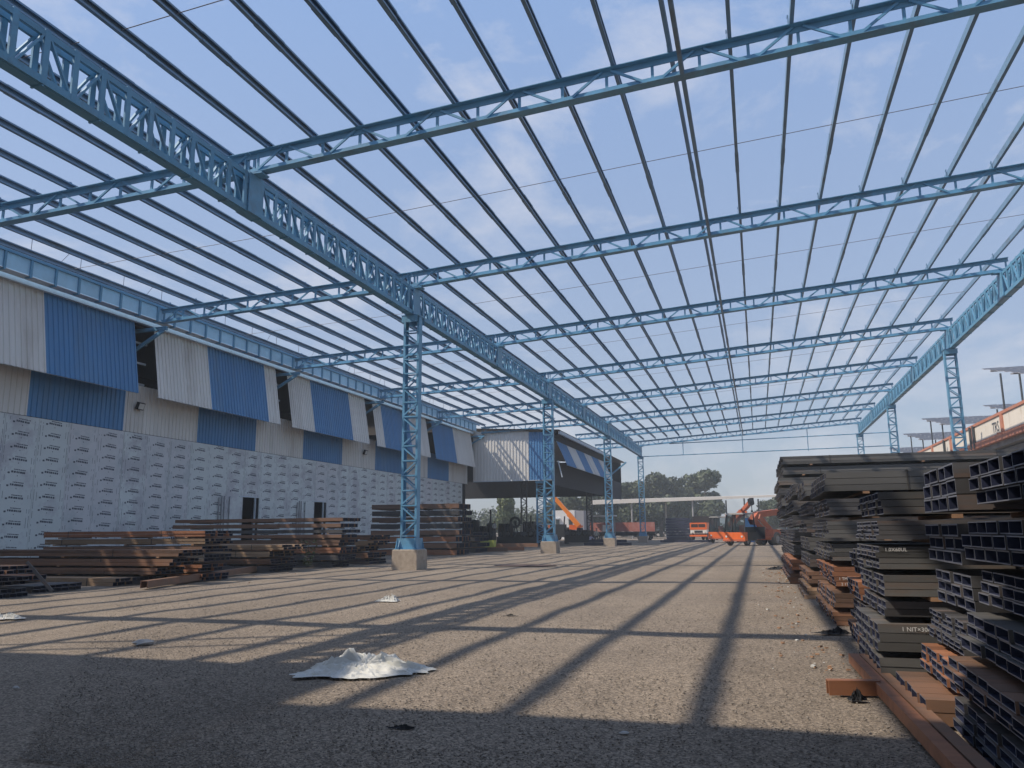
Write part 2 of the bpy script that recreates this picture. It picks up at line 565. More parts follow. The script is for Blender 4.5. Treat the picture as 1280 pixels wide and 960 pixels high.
for k in range(0, 9):
    if k == 0:
        lr = 'sky blue lattice roof truss of the wide right bay, out over the shaded foreground'
        ll = 'sky blue lattice roof truss of the narrow left bay, out over the shaded foreground'
    else:
        od = ORD[k] if k < 8 else 'farthest'
        nm = 'nearest' if k == 1 else od
        lr = f'blue lattice roof truss of the wide right bay, {nm} in view' + ('' if k in (1, 8) else ' from the front')
        ll = f'blue lattice roof truss of the narrow left bay, {nm} in view' + ('' if k in (1, 8) else ' from the front')
    place_truss(PR_T, TY(k), lr, 'right bay roof trusses')
    place_truss(PL_T if k <= 6 else PS_T, TY(k), ll, 'left bay roof trusses')
# diagonal tie of the roof plane near the front of the left bay
rb = thing('roof_brace', 'blue diagonal roof brace of the left bay, over the shaded foreground', 'roof brace')
part('angle_bar', MB().bar((-20.6, 3.6, 12.45), (-14.2, 6.9, 12.62), 0.12, 0.12), M_BLUE, rb)
part('angle_bar', MB().bar((-20.3, 3.0, 12.45), (-14.2, 6.1, 12.62), 0.10, 0.10), M_BLUE, rb)

# purlins: C sections laid over the trusses, one run per line, a section per bay
CSEC = [(-0.05, 0.0), (0.05, 0.0), (0.05, 0.05), (0.044, 0.05), (0.044, 0.006), (-0.044, 0.006), (-0.044, 0.224), (0.044, 0.224),
        (0.044, 0.18), (0.05, 0.18), (0.05, 0.23), (-0.05, 0.23)]
me_pur = MB().prism(CSEC, (0, 0, 0), (0, STEP, 0)).mesh('purlin_section', M_PURLIN)
me_lap = MB().prism([(x * 1.25, y * 1.03 - 0.004) for x, y in CSEC], (0, -0.55, 0), (0, 0.55, 0)).mesh('lap_sleeve', M_PURLIN)
me_cleat = MB().box((-0.075, 0.0, 0.14), (0.014, 0.12, 0.27)).box((-0.075, 0.0, 0.29), (0.034, 0.10, 0.05)).mesh('cleat', M_PURLIN)


def purlin(x, z, k0, k1, label, group, lap=0.62):
    t = thing('purlin', label, 'purlin', (x, 0, z), 0, group)
    for k in range(k0, k1):
        y = TY(k)
        link('purlin_section', me_pur, t, (0, y, 0))
        link('lap_sleeve', me_lap, t, (0, y + STEP * lap, 0))
        link('cleat', me_cleat, t, (0, y, 0))
    link('cleat', me_cleat, t, (0, TY(k1), 0))
    return t


for i in range(18):
    x = -13.46 + 1.5 * i
    lab = f'dark blue right bay roof purlin, {ORD[i + 1]} to the right of the central girder'
    purlin(x, ztop(x) + 0.003, -1, 8, lab, 'roof purlins of the right bay')
for j in range(9):
    x = -14.9 - 1.5 * j
    lab = f'dark blue left bay roof purlin, {ORD[j + 1]} to the left of the central girder'
    purlin(x, ztop(x) + 0.003, -1, 8 if x > -19.2 else 6, lab, 'roof purlins of the left bay')
xr = -1.18
purlin(xr, ztop(xr) - 0.70 + 0.003, -1, 8, 'dark blue runner beam laid on the bottom chords, close beside a roof purlin', 'bottom chord runner')

for k in range(0, 8):
    y = TY(k) + STEP * 0.5
    nm = 'overhead' if k == 0 else ('nearest in view' if k == 1 else f'{ORD[k]} from the front')
    t = thing('sag_rod', f'thin straight sag rod tying the right bay purlins together, {nm}', 'sag rod', (0, y, 0), 0, 'sag rods')
    part('rod', MB().tube((XL + 0.6, 0, ztop(XL + .6) + 0.1), (XR - 0.3, 0, ztop(XR - .3) + 0.1), 0.012, 5), M_ROD, t)
    t = thing('sag_rod', f'thin straight sag rod tying the left bay purlins together, {nm}', 'sag rod', (0, y, 0), 0, 'sag rods')
    xe = XB + 0.6 if k < 6 else XS + 0.9
    part('rod', MB().tube((xe, 0, ztop(xe) + 0.1), (XL - 0.6, 0, ztop(XL - .6) + 0.1), 0.012, 5), M_ROD, t)

# lattice girders: two laced faces joined by top and bottom plates
CH = 0.075


def girder(xc, z0, z1, half, label, y0, y1, pitch=0.78):
    t = thing('lattice_girder', label, 'girder', (xc, y0, z0), 0, 'lattice girders')
    Lg = y1 - y0
    h = z1 - z0
    for s in (-1, 1):
        xx = s * half
        part('top_chord', MB().prism([(-0.07, -0.14), (0.012, -0.14), (0.012, 0.0), (-0.07, 0.0)] if s < 0 else [(-0.012, -0.14), (0.07, -0.14), (0.07, 0.0), (-0.012, 0.0)], (xx, 0, h), (xx, Lg, h)), M_BLUE, t)
        part('bottom_chord', MB().prism([(-0.07, 0.0), (0.012, 0.0), (0.012, 0.17), (-0.07, 0.17)] if s < 0 else [(-0.012, 0.0), (0.07, 0.0), (0.07, 0.17), (-0.012, 0.17)], (xx, 0, 0), (xx, Lg, 0)), M_BLUE, t)
    part('bottom_plate', MB().bx(-half - 0.01, half + 0.01, 0, Lg, -0.014, -0.002), M_BLUE, t)
    n = int(Lg / pitch)
    me_post = MB().bx(-0.028, 0.028, -0.075, 0.075, 0.02, h + 0.03).mesh('post', M_BLUE)
    me_b1 = MB().bar((0, 0.1, 0.14), (0, pitch - 0.08, h - 0.10), 0.05, 0.075, up=(1, 0, 0)).mesh('brace', M_BLUE)
    me_b2 = MB().bar((0, 0.08, h - 0.10), (0, pitch - 0.1, 0.14), 0.05, 0.075, up=(1, 0, 0)).mesh('brace', M_BLUE)
    me_t = MB().bx(-half + 0.02, half - 0.02, -0.04, 0.04, -0.006, 0.05).mesh('tie_bar', M_BLUE)
    me_r = MB().box((0, 0, -0.03), (half * 2 + 0.12, 0.05, 0.03)).mesh('bolt_lug', M_BLUE)
    for i in range(n + 1):
        y = i * pitch
        for s in (-1, 1):
            link('post', me_post, t, (s * (half + 0.045), y, 0))
            if i < n:
                link('brace', me_b1 if i % 2 else me_b2, t, (s * (half + 0.03), y, 0))
        if i % 2 == 0:
            link('tie_bar', me_t, t, (0, y, h - 0.06))
            link('bolt_lug', me_r, t, (0, y, 0))
    return t


GZ0, GZ1 = 10.87, 12.08
gl = girder(XL, GZ0, GZ1, 0.10, 'long dark blue double laced girder running away down the middle', 1.0, TY(8) + 0.5)
gr = girder(XR, 12.62, 13.86, 0.10, 'long light blue double laced girder carrying the right edge of the roof', 1.0, TY(8) + 0.5)
for k in range(0, 9):      # saddle plates where the trusses land
    y = TY(k) - 1.0
    part('saddle_plate', MB().bx(0.185, 0.22, -0.36, 0.36, 0.0, 1.22).bx(0.19, 0.25, -0.03, 0.03, 1.22, 2.05).bx(0.1, 0.5, -0.2, 0.2, 1.225, 1.27), M_BLUE, gl, (0, y, 0))
    part('saddle_plate', MB().bx(-0.22, -0.185, -0.36, 0.36, 0.0, 1.22).bx(-0.25, -0.19, -0.03, 0.03, 1.22, 2.0), M_BLUE, gl, (0, y, 0))
    part('saddle_plate', MB().bx(-0.22, -0.185, -0.36, 0.36, 0.0, 1.24).bx(-0.5, -0.1, -0.2, 0.2, 1.24, 1.29), M_BLUE, gr, (0, y, 0))


# lattice columns
def column_meshes(hw, ztopc, z0=0.80):
    ms = []
    H = ztopc - z0
    dy = hw * 0.46
    for sx in (-1, 1):                       # two channels set back to back ...
        a, b = sorted((sx * hw, sx * (hw - 0.014)))
        leg = MB().bx(a, b, -dy, dy, 0, H)
        a, b = sorted((sx * (hw - 0.0145), sx * (hw - 0.10)))
        leg.bx(a, b, -dy, -dy + 0.014, 0, H).bx(a, b, dy - 0.014, dy, 0, H)
        ms.append(('leg', leg.mesh('leg', M_BLUE)))
    p = 0.63                                 # ... and laced together on both flanges
    n = int((H - 0.9) / p)
    z = 0.55
    for i in range(n + 1):
        zz = z + i * p
        for sy in (-1, 1):
            yy = sy * (dy + 0.012)
            if i < n:
                xa = -1 if i % 2 == 0 else 1
                ms.append(('lacing_bar', MB().bar((xa * (hw - 0.05), yy, zz + 0.05), (-xa * (hw - 0.05), yy, zz + p - 0.05), 0.016, 0.06).mesh('lacing_bar', M_BLUE)))
            ms.append(('strut', MB().bar((-hw + 0.02, yy + sy * 0.018, zz), (hw - 0.02, yy + sy * 0.018, zz), 0.016, 0.06).mesh('strut', M_BLUE)))
    cap = MB().bx(-hw - 0.03, hw + 0.03, -hw - 0.03, hw + 0.03, H - 0.02, H - 0.002)
    cap.bx(-hw - 0.004, hw + 0.004, -hw - 0.012, -hw - 0.002, H - 0.32, H - 0.022).bx(-hw - 0.004, hw + 0.004, hw + 0.002, hw + 0.012, H - 0.32, H - 0.022)
    ms.append(('cap_plate', cap.mesh('cap_plate', M_BLUE)))
    bp = MB()
    g = hw + 0.11
    poly = [(-g, 0.03), (g, 0.03), (g, 0.12), (hw + 0.03, 0.46), (-hw - 0.03, 0.46), (-g, 0.12)]
    for s in (-1, 1):
        bp.prism(poly, (0, s * (hw + 0.004), 0), (0, s * (hw + 0.022), 0))
        bp.prism([(x, y) for x, y in poly], (s * (hw + 0.024), 0, 0), (s * (hw + 0.042), 0, 0))
    for sx in (-1, 1):
        for sy in (-1, 1):
            bp.prism([(0, 0.03), (0.16, 0.03), (0.16, 0.1), (0, 0.36)], (sx * (hw - 0.08), sy * (hw + 0.025), 0), (sx * (hw - 0.095), sy * (hw + 0.025), 0)) if sy < 0 else None
    bp.bx(-g - 0.02, g + 0.02, -g - 0.02, g + 0.02, 0.003, 0.03)
    ms.append(('base_plate', bp.mesh('base_plate', M_BLUE)))
    return ms


def pedestal(x, y, label, w=1.10, h=0.80):
    t = thing('concrete_pedestal', label, 'pedestal', (x, y, 0), 0, 'concrete column pedestals')
    mb = MB()
    a = w / 2
    b = 0.03
    zs = [(-0.3, a + 0.015), (h - b, a), (h, a - b)]
    vs = []
    for z, r in zs:
        vs += [(-r, -r, z), (r, -r, z), (r, r, z), (-r, r, z)]
    fs = [(0, 3, 2, 1), (8, 9, 10, 11)]
    for l in range(2):
        for i in range(4):
            j = (i + 1) % 4
            fs.append((l * 4 + i, l * 4 + j, l * 4 + 4 + j, l * 4 + 4 + i))
    mb.add(vs, fs)
    part('block', mb, M_CONC, t)
    return t


CM_L = column_meshes(0.37, GZ0 - 0.016)
CM_R = column_meshes(0.37, 12.62 - 0.016)
for k, pos in ((2, 'nearest'), (4, 'second nearest'), (6, 'third nearest'), (8, 'farthest')):
    for xx, CMM, side in ((XL, CM_L, 'under the middle girder'), (XR - 0.1, CM_R, 'under the right hand girder')):
        if side.startswith('under the right') and k == 2:
            continue
        ps = pos if xx == XL else {4: 'nearest', 6: 'middle', 8: 'farthest'}[k]
        pedestal(xx, TY(k) + 0.1, f'square concrete pedestal carrying the {ps} blue lattice column {side}')
        t = thing('lattice_column', f'blue laced steel column {side}, {ps} in view', 'column', (xx, TY(k) + 0.1, 0.80), 0, 'lattice columns')
        for nme, me in CMM:
            link(nme, me, t)
# out-of-view first columns still carry the girders
for k in (0,):
    t = thing('lattice_column', 'blue laced steel column under the right hand girder, beside the piled steel in front', 'column', (XR - 0.1, TY(2) + 0.1, 0.8), 0, 'lattice columns')
    for nme, me in CM_R:
        link(nme, me, t)
    pedestal(XR - 0.1, TY(2) + 0.1, 'square concrete pedestal behind the piled steel under the right hand girder')

# framing hung under the last truss
gy = TY(8) + 0.15
t = thing('end_girt_frame', 'light blue horizontal girts hung on droppers under the farthest roof truss', 'girt frame', (0, gy, 0))
part('girt', MB().tube((-10.3, 0, 12.38), (16.2, 0, 12.75), 0.06, 6), M_BLUE, t)
part('girt', MB().tube((XL + 0.4, 0, 10.85), (16.4, 0, 11.15), 0.06, 6), M_BLUE, t)
for x in (-8.6, -1.3, 6.35):
    part('dropper', MB().tube((x, 0, 10.86), (x, 0, ztop(x) - 0.6), 0.05, 6), M_BLUE, t)
t = thing('corner_brace', 'blue diagonal strut leaning from the shed corner up to the far end of the girder', 'brace', (0, 0, 0))
part('strut', MB().bar((-19.4, 106.8, 8.2), (-16.3, 106.0, 10.4), 0.18, 0.18), M_BLUE, t)

# sheeted part of the same roof, over and behind the camera: it shades the foreground
t = thing('shed_roof_sheeting', 'corrugated roof sheeting of the finished part of the shed, overhead', 'roof', (0, 0, 0))
mb = MB()
mb.add([(XL, 1.5, ztop(XL) + .22), (16, 1.5, ztop(16) + .22), (16, -45, ztop(16) + .22), (XL, -45, ztop(XL) + .22)], [(0, 1, 2, 3)])
part('roof_sheet', mb, M_ROOF, t)
mb = MB()
mb.add([(-28, 3.4, ztop(-28) + .22), (XL, 3.4, ztop(XL) + .215), (XL, -45, ztop(XL) + .215), (-28, -45, ztop(-28) + .22)], [(0, 1, 2, 3)])
part('roof_sheet', mb, M_ROOF, t)


# ------------------------------------------------------------------ corrugated sheets
def corrugated(w, h, mats, n=6, depth=0.035):
    """sheet in the local xz plane, w along x, h along z, ribs vertical, facing -y"""
    pts = []
    p = w / n
    for i in range(n):
        x = i * p
        pts += [(x, 0), (x + p * 0.62, 0), (x + p * 0.70, -depth), (x + p * 0.92, -depth)]
    pts.append((w, 0))
    vs = [(x, y, 0) for x, y in pts] + [(x, y, h) for x, y in pts]
    m = len(pts)
    fs = [(i, i + 1, m + i + 1, m + i) for i in range(m - 1)]
    vs += [(x, y + 0.004, 0) for x, y in pts] + [(x, y + 0.004, h) for x, y in pts]
    fs += [(2 * m + i + 1, 2 * m + i, 3 * m + i, 3 * m + i + 1) for i in range(m - 1)]
    return MB().add(vs, fs)


# ------------------------------------------------------------------ first building on the left
WX = -29.0
YB0, YB1 = 2.0, 79.0
bld = thing('workshop_building', 'long workshop on the left with film covered panels and blue and white sheeting', 'building', (WX, 0, 0))
Rz = math.pi / 2   # local x -> +y, local -y -> +x


def stripes(mb_list):
    pass


# upper band of vertical sheets: 5.36 m stripes, five sheets in each
sw = 5.36 / 5
me_u = {}
for c, M in (('w', M_WHITE), ('b', M_SHBLUE)):
    me_u[c] = corrugated(sw, 2.35, None, 4, 0.045).mesh('corrugated_sheet', M)
y = 25.77 - 5.36 * 4
i = 0
while y < YB1 - 0.1:
    c = 'b' if (i % 2 == 0) else 'w'
    for s in range(5):
        if y + s * sw < YB1 - sw * 0.6:
            link('corrugated_sheet', me_u[c], bld, (0, y + s * sw, 6.42), (0, 0, Rz))
    y += 5.36
    i += 1
# lower film covered panels, one strip each, two cut round openings
PW = 1.61
cells = []
rows = 12


def print_mesh(zlo, zhi, seed):
    r = random.Random(seed)
    mb = MB()

    def q(y0, y1, z0, z1, sh=0.0):
        mb.add([(0.0125, y0 + sh * z0, z0), (0.0125, y1 + sh * z0, z0), (0.0125, y1 + sh * z1, z1), (0.0125, y0 + sh * z1, z1)], [(0, 1, 2, 3)])
    off = r.uniform(-0.2, 0.2)
    z = 6.15 + off
    while z > 0.2:
        if zlo + 0.12 < z < zhi - 0.1:
            yy = -0.24
            while yy < 0.26:                     # thin first line
                wd = r.uniform(0.035, 0.08)
                q(yy + 0.06, yy + 0.06 + wd, z + 0.045 - yy * 0.06, z + 0.085 - yy * 0.06)
                yy += wd + r.uniform(0.008, 0.022)
            yy = -0.30
            while yy < 0.32:                     # heavier second line
                wd = r.uniform(0.05, 0.10)
                q(yy, yy + wd, z - 0.075 - yy * 0.06, z + 0.005 - yy * 0.06)
                yy += wd + r.uniform(0.008, 0.03)
            q(-0.46, -0.36, z - 0.10, z - 0.03)
            q(-0.015, 0.02, z - 0.20, z - 0.16)
        z -= 0.522
    z = zlo + 0.05
    while z < zhi - 0.15:                        # dashed edge lines
        for yy in (-0.735, -0.60, 0.60, 0.72):
            if r.random() < (0.8 if abs(yy) > 0.65 else 0.45):
                ln = r.uniform(0.06, 0.30)
                q(yy, yy + 0.016, z, min(z + ln, zhi - 0.02))
        z += r.uniform(0.2, 0.42)
    return mb


y = 25.63 - PW / 2 - PW * 14
idx = 0
OPEN = [(40.6, 42.1, 0.9, 3.62), (48.7, 50.1, 0.9, 3.60)]
pr_cache = {}
while y + PW < YB1 + 0.5:
    yc = y + PW / 2
    segs = [(0.0, 6.40)]
    for (a, b, z0, z1) in OPEN:
        if a - 0.1 < yc < b + 0.1:
            segs = [(0.0, z0), (z1, 6.40)]
    for (z0, z1) in segs:
        mb = MB()
        mb.bx(-0.03, 0.010, y - yc + 0.008, y + PW - yc - 0.008, z0, z1)
        p = part('cladding_panel', mb, random.choice([M_PANEL, M_PANEL, M_PANEL2]), bld, (random.uniform(-0.006, 0.004), yc, 0), (0, random.uniform(-0.0006, 0.0006), random.uniform(-0.008, 0.008)))
        if yc > 18:
            key = (z0, z1, (idx * 7) % 11)
            if key not in pr_cache:
                pr_cache[key] = print_mesh(z0, z1, (idx * 7) % 11 + int(z0 * 10)).mesh('film_print', M_INK)
            link('film_print', pr_cache[key], p)['kind'] = 'stuff'
    y += PW
    idx += 1
part('backing_wall', MB().bx(-0.25, -0.06, YB0, 40.5, 0, 6.6).bx(-0.25, -0.06, 42.2, 48.6, 0, 6.6).bx(-0.25, -0.06, 50.2, YB1, 0, 6.6)
     .bx(-0.25, -0.06, 40.5, 42.2, 3.64, 6.6).bx(-0.25, -0.06, 48.6, 50.2, 3.62, 6.6), M_DARK, bld)
part('interior_lining', MB().bx(-14.2, -14.0, YB0, YB1, 0, 13).bx(-14, -0.3, YB0 - .2, YB0, 0, 11.5).bx(-14, -0.3, YB1 - 0.1, YB1 + 0.1, 0, 12.0), M_DARK, bld)
for (a, b, z0, z1) in OPEN:
    f = part('doorway', MB().bx(-0.05, 0.05, a - 0.06, a, z0, z1 + .05).bx(-0.05, 0.05, b, b + 0.06, z0, z1 + .05).bx(-0.05, 0.05, a, b, z1, z1 + 0.06), M_GREYTRIM, bld)
    part('door_leaf', MB().bx(0.06, 0.10, a - 1.0, a - 0.07, z0, z1), M_PANEL, f)
    part('side_louvre', MB().bx(0.05, 0.075, a - 1.5, a - 1.42, z0, z1).bx(0.05, 0.075, a - 1.75, a - 1.67, z0, z1).bx(0.05, 0.075, a - 2.0, a - 1.92, z0, z1 - .1), M_WALLG, f)

# overhanging sloped sheets, top against the eave, foot swung out
TOPX, TOPZ, FOOTX, FOOTZ = 0.58, 11.72, 1.17, 8.10
slope_len = math.hypot(FOOTX - TOPX, TOPZ - FOOTZ)
tilt = math.atan2(FOOTX - TOPX, TOPZ - FOOTZ)


def canopy(parent, x_top, ya, yb, stripes_, ztop_, slope_len_, tilt_, name='canopy_flap'):
    """sloped flap made of sheets; stripes_ = [(y0, y1, colour)]"""
    fl = part(name, MB().bar((-0.02, ya, 0), (-0.02, yb, 0), 0.05, 0.05).bar((0.0 + math.sin(tilt_) * slope_len_ - .05, ya, -math.cos(tilt_) * slope_len_ + .02), (math.sin(tilt_) * slope_len_ - .05, yb, -math.cos(tilt_) * slope_len_ + .02), 0.05, 0.05), M_GREYTRIM, parent, (x_top, 0, ztop_))
    for (a, b, c) in stripes_:
        n = max(1, round((b - a) / 1.07))
        w = (b - a) / n
        me = corrugated(w, slope_len_, None, 4, 0.045).mesh('corrugated_sheet', M_WHITE if c == 'w' else M_SHBLUE)
        for s in range(n):
            o = link('corrugated_sheet', me, fl)
            m = Matrix.Translation((math.sin(tilt_) * slope_len_, a + s * w, -math.cos(tilt_) * slope_len_)) @ Matrix.Rotation(-tilt_, 4, 'Y') @ Matrix.Rotation(Rz, 4, 'Z')
            o.matrix_basis = m
    return fl


bounds = [25.46 + 5.32 * i for i in range(-4, 12)]


def colour_at(yv):
    return 'b' if math.floor((yv - 25.46) / 5.32) % 2 == 0 else 'w'


for k in range(1, 7):
    ya, yb = TY(k - 1) + 0.66, TY(k) - 0.70
    cuts = sorted([ya, yb] + [b for b in bounds if ya + 0.2 < b < yb - 0.2])
    st = [(a, b, colour_at((a + b) / 2)) for a, b in zip(cuts[:-1], cuts[1:])]
    canopy(bld, TOPX, ya, yb, st, TOPZ, slope_len, tilt)
    # bare frame seen through the gap
    f = part('gap_frame', MB().bx(-0.2, -0.1, yb - 0.1, yb, 8.7, 11.5), M_GREYTRIM, bld, (0, 0, 0))
    for zz in (8.85, 9.9, 10.9):
        part('rail', MB().bx(-0.12, -0.04, yb - 0.3, TY(k) + 1.0, zz - 0.05, zz + 0.05), M_GREYTRIM, f)
    part('mullion', MB().bx(-0.12, -0.04, yb + 0.5, yb + 0.6, 8.9, 9.85), M_GREYTRIM, f)
    br = part('eave_bracket', MB().bar((0.1, TY(k), 11.38), (1.95, TY(k), 11.40), 0.14, 0.18), M_BLUE, bld)
    part('knee_strut', MB().bar((1.75, TY(k), 11.30), (0.12, TY(k), 10.42), 0.12, 0.16), M_BLUE, br)
# eave trim, gutter sheets and their brackets, roof
part('eave_trim', MB().bx(0.66, 0.86, YB0, YB1, 11.62, 11.86), M_GREYTRIM, bld)
part('eave_soffit', MB().bx(0.0, 0.65, YB0, YB1, 11.74, 11.78), M_DARK, bld)
part('roof', MB().add([(0.85, YB0, 11.93), (0.85, YB1 + 1, 11.93), (-14.2, YB1 + 1, 13.0), (-14.2, YB0, 13.0)], [(0, 3, 2, 1)]).add(
    [(0.85, YB0, 11.89), (0.85, YB1 + 1, 11.89), (-14.2, YB1 + 1, 12.96), (-14.2, YB0, 12.96)], [(0, 1, 2, 3)]), M_ROOF, bld)
gut = thing('eave_gutter', 'pale blue gutter of glossy sheets hung along the workshop eave', 'gutter', (-27.38, 0, 0))
part('gutter_floor', MB().bx(-0.5, 0.0, YB0, 78.6, 11.72, 11.74), M_GREYTRIM, gut)
part('top_rail', MB().bx(-0.03, 0.06, YB0, 78.6, 12.40, 12.52), M_BLUE, gut)
me_gs = MB().bx(-0.035, -0.02, 0.01, 1.18, 11.76, 12.40).mesh('gutter_sheet', M_GUTTER)
me_gb = MB().bx(-0.02, 0.05, -0.05, 0.05, 11.70, 12.40).bx(-0.25, 0.05, -0.04, 0.04, 11.65, 11.70).mesh('gutter_bracket', M_BLUE)
yy = YB0 + 0.3
while yy < 77.5:
    link('gutter_sheet', me_gs, gut, (0, yy, 0))
    link('gutter_bracket', me_gb, gut, (0, yy, 0))
    yy += 1.198
rl = thing('roof_guard_rail', 'thin wire guard rail on posts along the workshop roof edge', 'railing', (-28.1, 0, 0))
part('wire', MB().tube((0, YB0, 13.62), (0, 78, 13.62), 0.016, 4), M_ROD, rl)
yy = 4.0
i = 0
while yy < 78:
    part('rail_post', MB().tube((0, yy, 11.9), (0, yy, 13.62), 0.016, 4), M_ROD, rl)
    if i % 2 == 0:
        part('stay', MB().tube((0.0, yy + 1.9, 13.6), (0.15, yy + 0.6, 12.0), 0.013, 4), M_ROD, rl)
    yy += 2.55
    i += 1


def floodlight(y, z, label):
    t = thing('floodlight', label, 'floodlight', (WX + 0.05, y, z), 0, 'floodlights on the workshop wall')
    h = part('housing', MB().box((0.16, 0, 0), (0.16, 0.42, 0.36), rot=Matrix.Rotation(0.35, 3, 'Y')), M_BLK, t)
    part('lens', MB().box((0.245, 0, -0.03), (0.012, 0.34, 0.28), rot=Matrix.Rotation(0.35, 3, 'Y')), M_LAMPG, t)
    part('bracket', MB().bx(0.0, 0.1, -0.05, 0.05, -0.05, 0.05), M_BLK, t)


floodlight(31.94, 7.72, 'square floodlight on the white sheets under the nearest canopy gap')
floodlight(55.9, 7.62, 'square floodlight farther along the wall, on the white sheets beyond the column')

# ------------------------------------------------------------------ machine shed beyond it
SY0, SY1 = 79.45, 122.0
sh = thing('machine_shed', 'open sided shed beyond the workshop, its end sheeted cream and blue above an open floor', 'building', (0, 0, 0))
n = 6
w = (28.35 - 22.25) / n
me = corrugated(w, 1.0, None, 3, 0.05).mesh('corrugated_sheet', M_WHITE)


def endwall(y, facing, label=None):
    for i in range(n):
        x = -28.35 + i * w
        za = 11.85 - (x + 28.35) * 0.03
        o = link('corrugated_sheet', me, sh, (x, y, 6.66), None, (1, 1, za - 6.66))
    me_b = D.meshes.get('end_blue') or corrugated((22.25 - XS) / 3, 1.0, None, 5).mesh('end_blue', M_SHBLUE)
    for i in range(3):
        x = -22.25 + i * (22.25 + XS) / 3
        za = 11.85 - (x + 28.35) * 0.03
        link('corrugated_sheet', me_b, sh, (x, y, 6.66), None, (1, 1, za - 6.70))


me_bl = corrugated((22.25 + XS) / 3, 1.0, None, 3, 0.05).mesh('end_blue', M_SHBLUE)
endwall(SY0, -1)
part('end_trim', MB().bx(-28.38, XS + 0.02, SY0 - 0.06, SY0 + 0.06, 6.60, 6.66), M_GREYTRIM, sh)
part('lining', MB().bx(-45, XS - 0.02, SY0 + 0.08, SY0 + 0.16, 6.64, 11.5).bx(-45, XS, SY1 - 0.2, SY1, 6.70, 12.0)
     .bx(XS - 0.06, XS - 0.02, SY0 + 0.2, SY1 - 0.25, 6.1, 8.6), M_DARK, sh)
part('roof', MB().add([(XS + 0.7, SY0 - 0.5, 11.70), (XS + 0.7, SY1, 11.70), (-46, SY1, 13.2), (-46, SY0 - 0.5, 13.2)], [(0, 3, 2, 1)]).add(
    [(XS + 0.7, SY0 - 0.5, 11.64), (XS + 0.7, SY1, 11.64), (-46, SY1, 13.14), (-46, SY0 - 0.5, 13.14)], [(0, 1, 2, 3)]), M_ROOF, sh)
part('eave_trim', MB().bx(XS + 0.5, XS + 0.72, SY0, 107.6, 11.3, 11.62), M_GREYTRIM, sh)
part('eave_soffit', MB().bx(XS - 0.2, XS + 0.5, SY0, 107.6, 11.50, 11.56).bx(XS, XS + 0.06, SY0 + 0.1, 107.6, 10.6, 11.5), M_DARK, sh)
st = []
for i in range(6):
    a = 80.2 + i * 4.5
    st.append((a, a + 4.5, 'b' if i % 2 == 0 else 'w'))
canopy(sh, XS + 0.1, 80.2, 107.2, st, 10.65, 2.75, 0.42)
part('side_strut', MB().bar((XS + 0.35, 79.8, 8.6), (XS + 0.75, 79.8, 6.9), 0.10, 0.10), M_GREYTRIM, sh)
part('corner_post', MB().bx(XS + 0.05, XS + 0.3, 107.2, 107.5, 6.0, 11.3), M_DARK, sh)
CM_S = column_meshes(0.45, 9.4, 0.0)
for (x, y, lab) in ((-28.75, 100.0, 'dark lattice column standing inside the machine shed, left one'), (-21.0, 104.0, 'dark lattice column standing inside the machine shed, right one'),
                    (-21.2, 79.9, 'slim blue lattice post beside the sheeted end of the shed')):
    t = thing('shed_column', lab, 'column', (x, y, 0), 0, 'machine shed columns')
    for nme, me0 in CM_S:
        if nme == 'base_plate':
            continue
        o = link(nme, me0, t)
        o.scale = (0.9, 0.9, 0.70 if y < 81 else 1.05)
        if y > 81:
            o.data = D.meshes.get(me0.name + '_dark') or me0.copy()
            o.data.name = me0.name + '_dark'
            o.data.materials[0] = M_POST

# ------------------------------------------------------------------ steel stock
def section_mesh(w, h, length, mats, t=0.010):
    """hollow steel section (channels set toe to toe): outer walls, inner walls toned dark as shade, cut rims"""
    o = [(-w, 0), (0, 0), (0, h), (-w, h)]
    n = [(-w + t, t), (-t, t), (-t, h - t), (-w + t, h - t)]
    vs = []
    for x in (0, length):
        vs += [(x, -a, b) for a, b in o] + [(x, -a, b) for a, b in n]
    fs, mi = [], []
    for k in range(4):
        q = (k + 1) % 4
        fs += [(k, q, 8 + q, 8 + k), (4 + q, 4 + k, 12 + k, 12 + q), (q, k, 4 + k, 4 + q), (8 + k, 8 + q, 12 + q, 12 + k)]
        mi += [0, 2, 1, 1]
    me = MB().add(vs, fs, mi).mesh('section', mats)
    return me


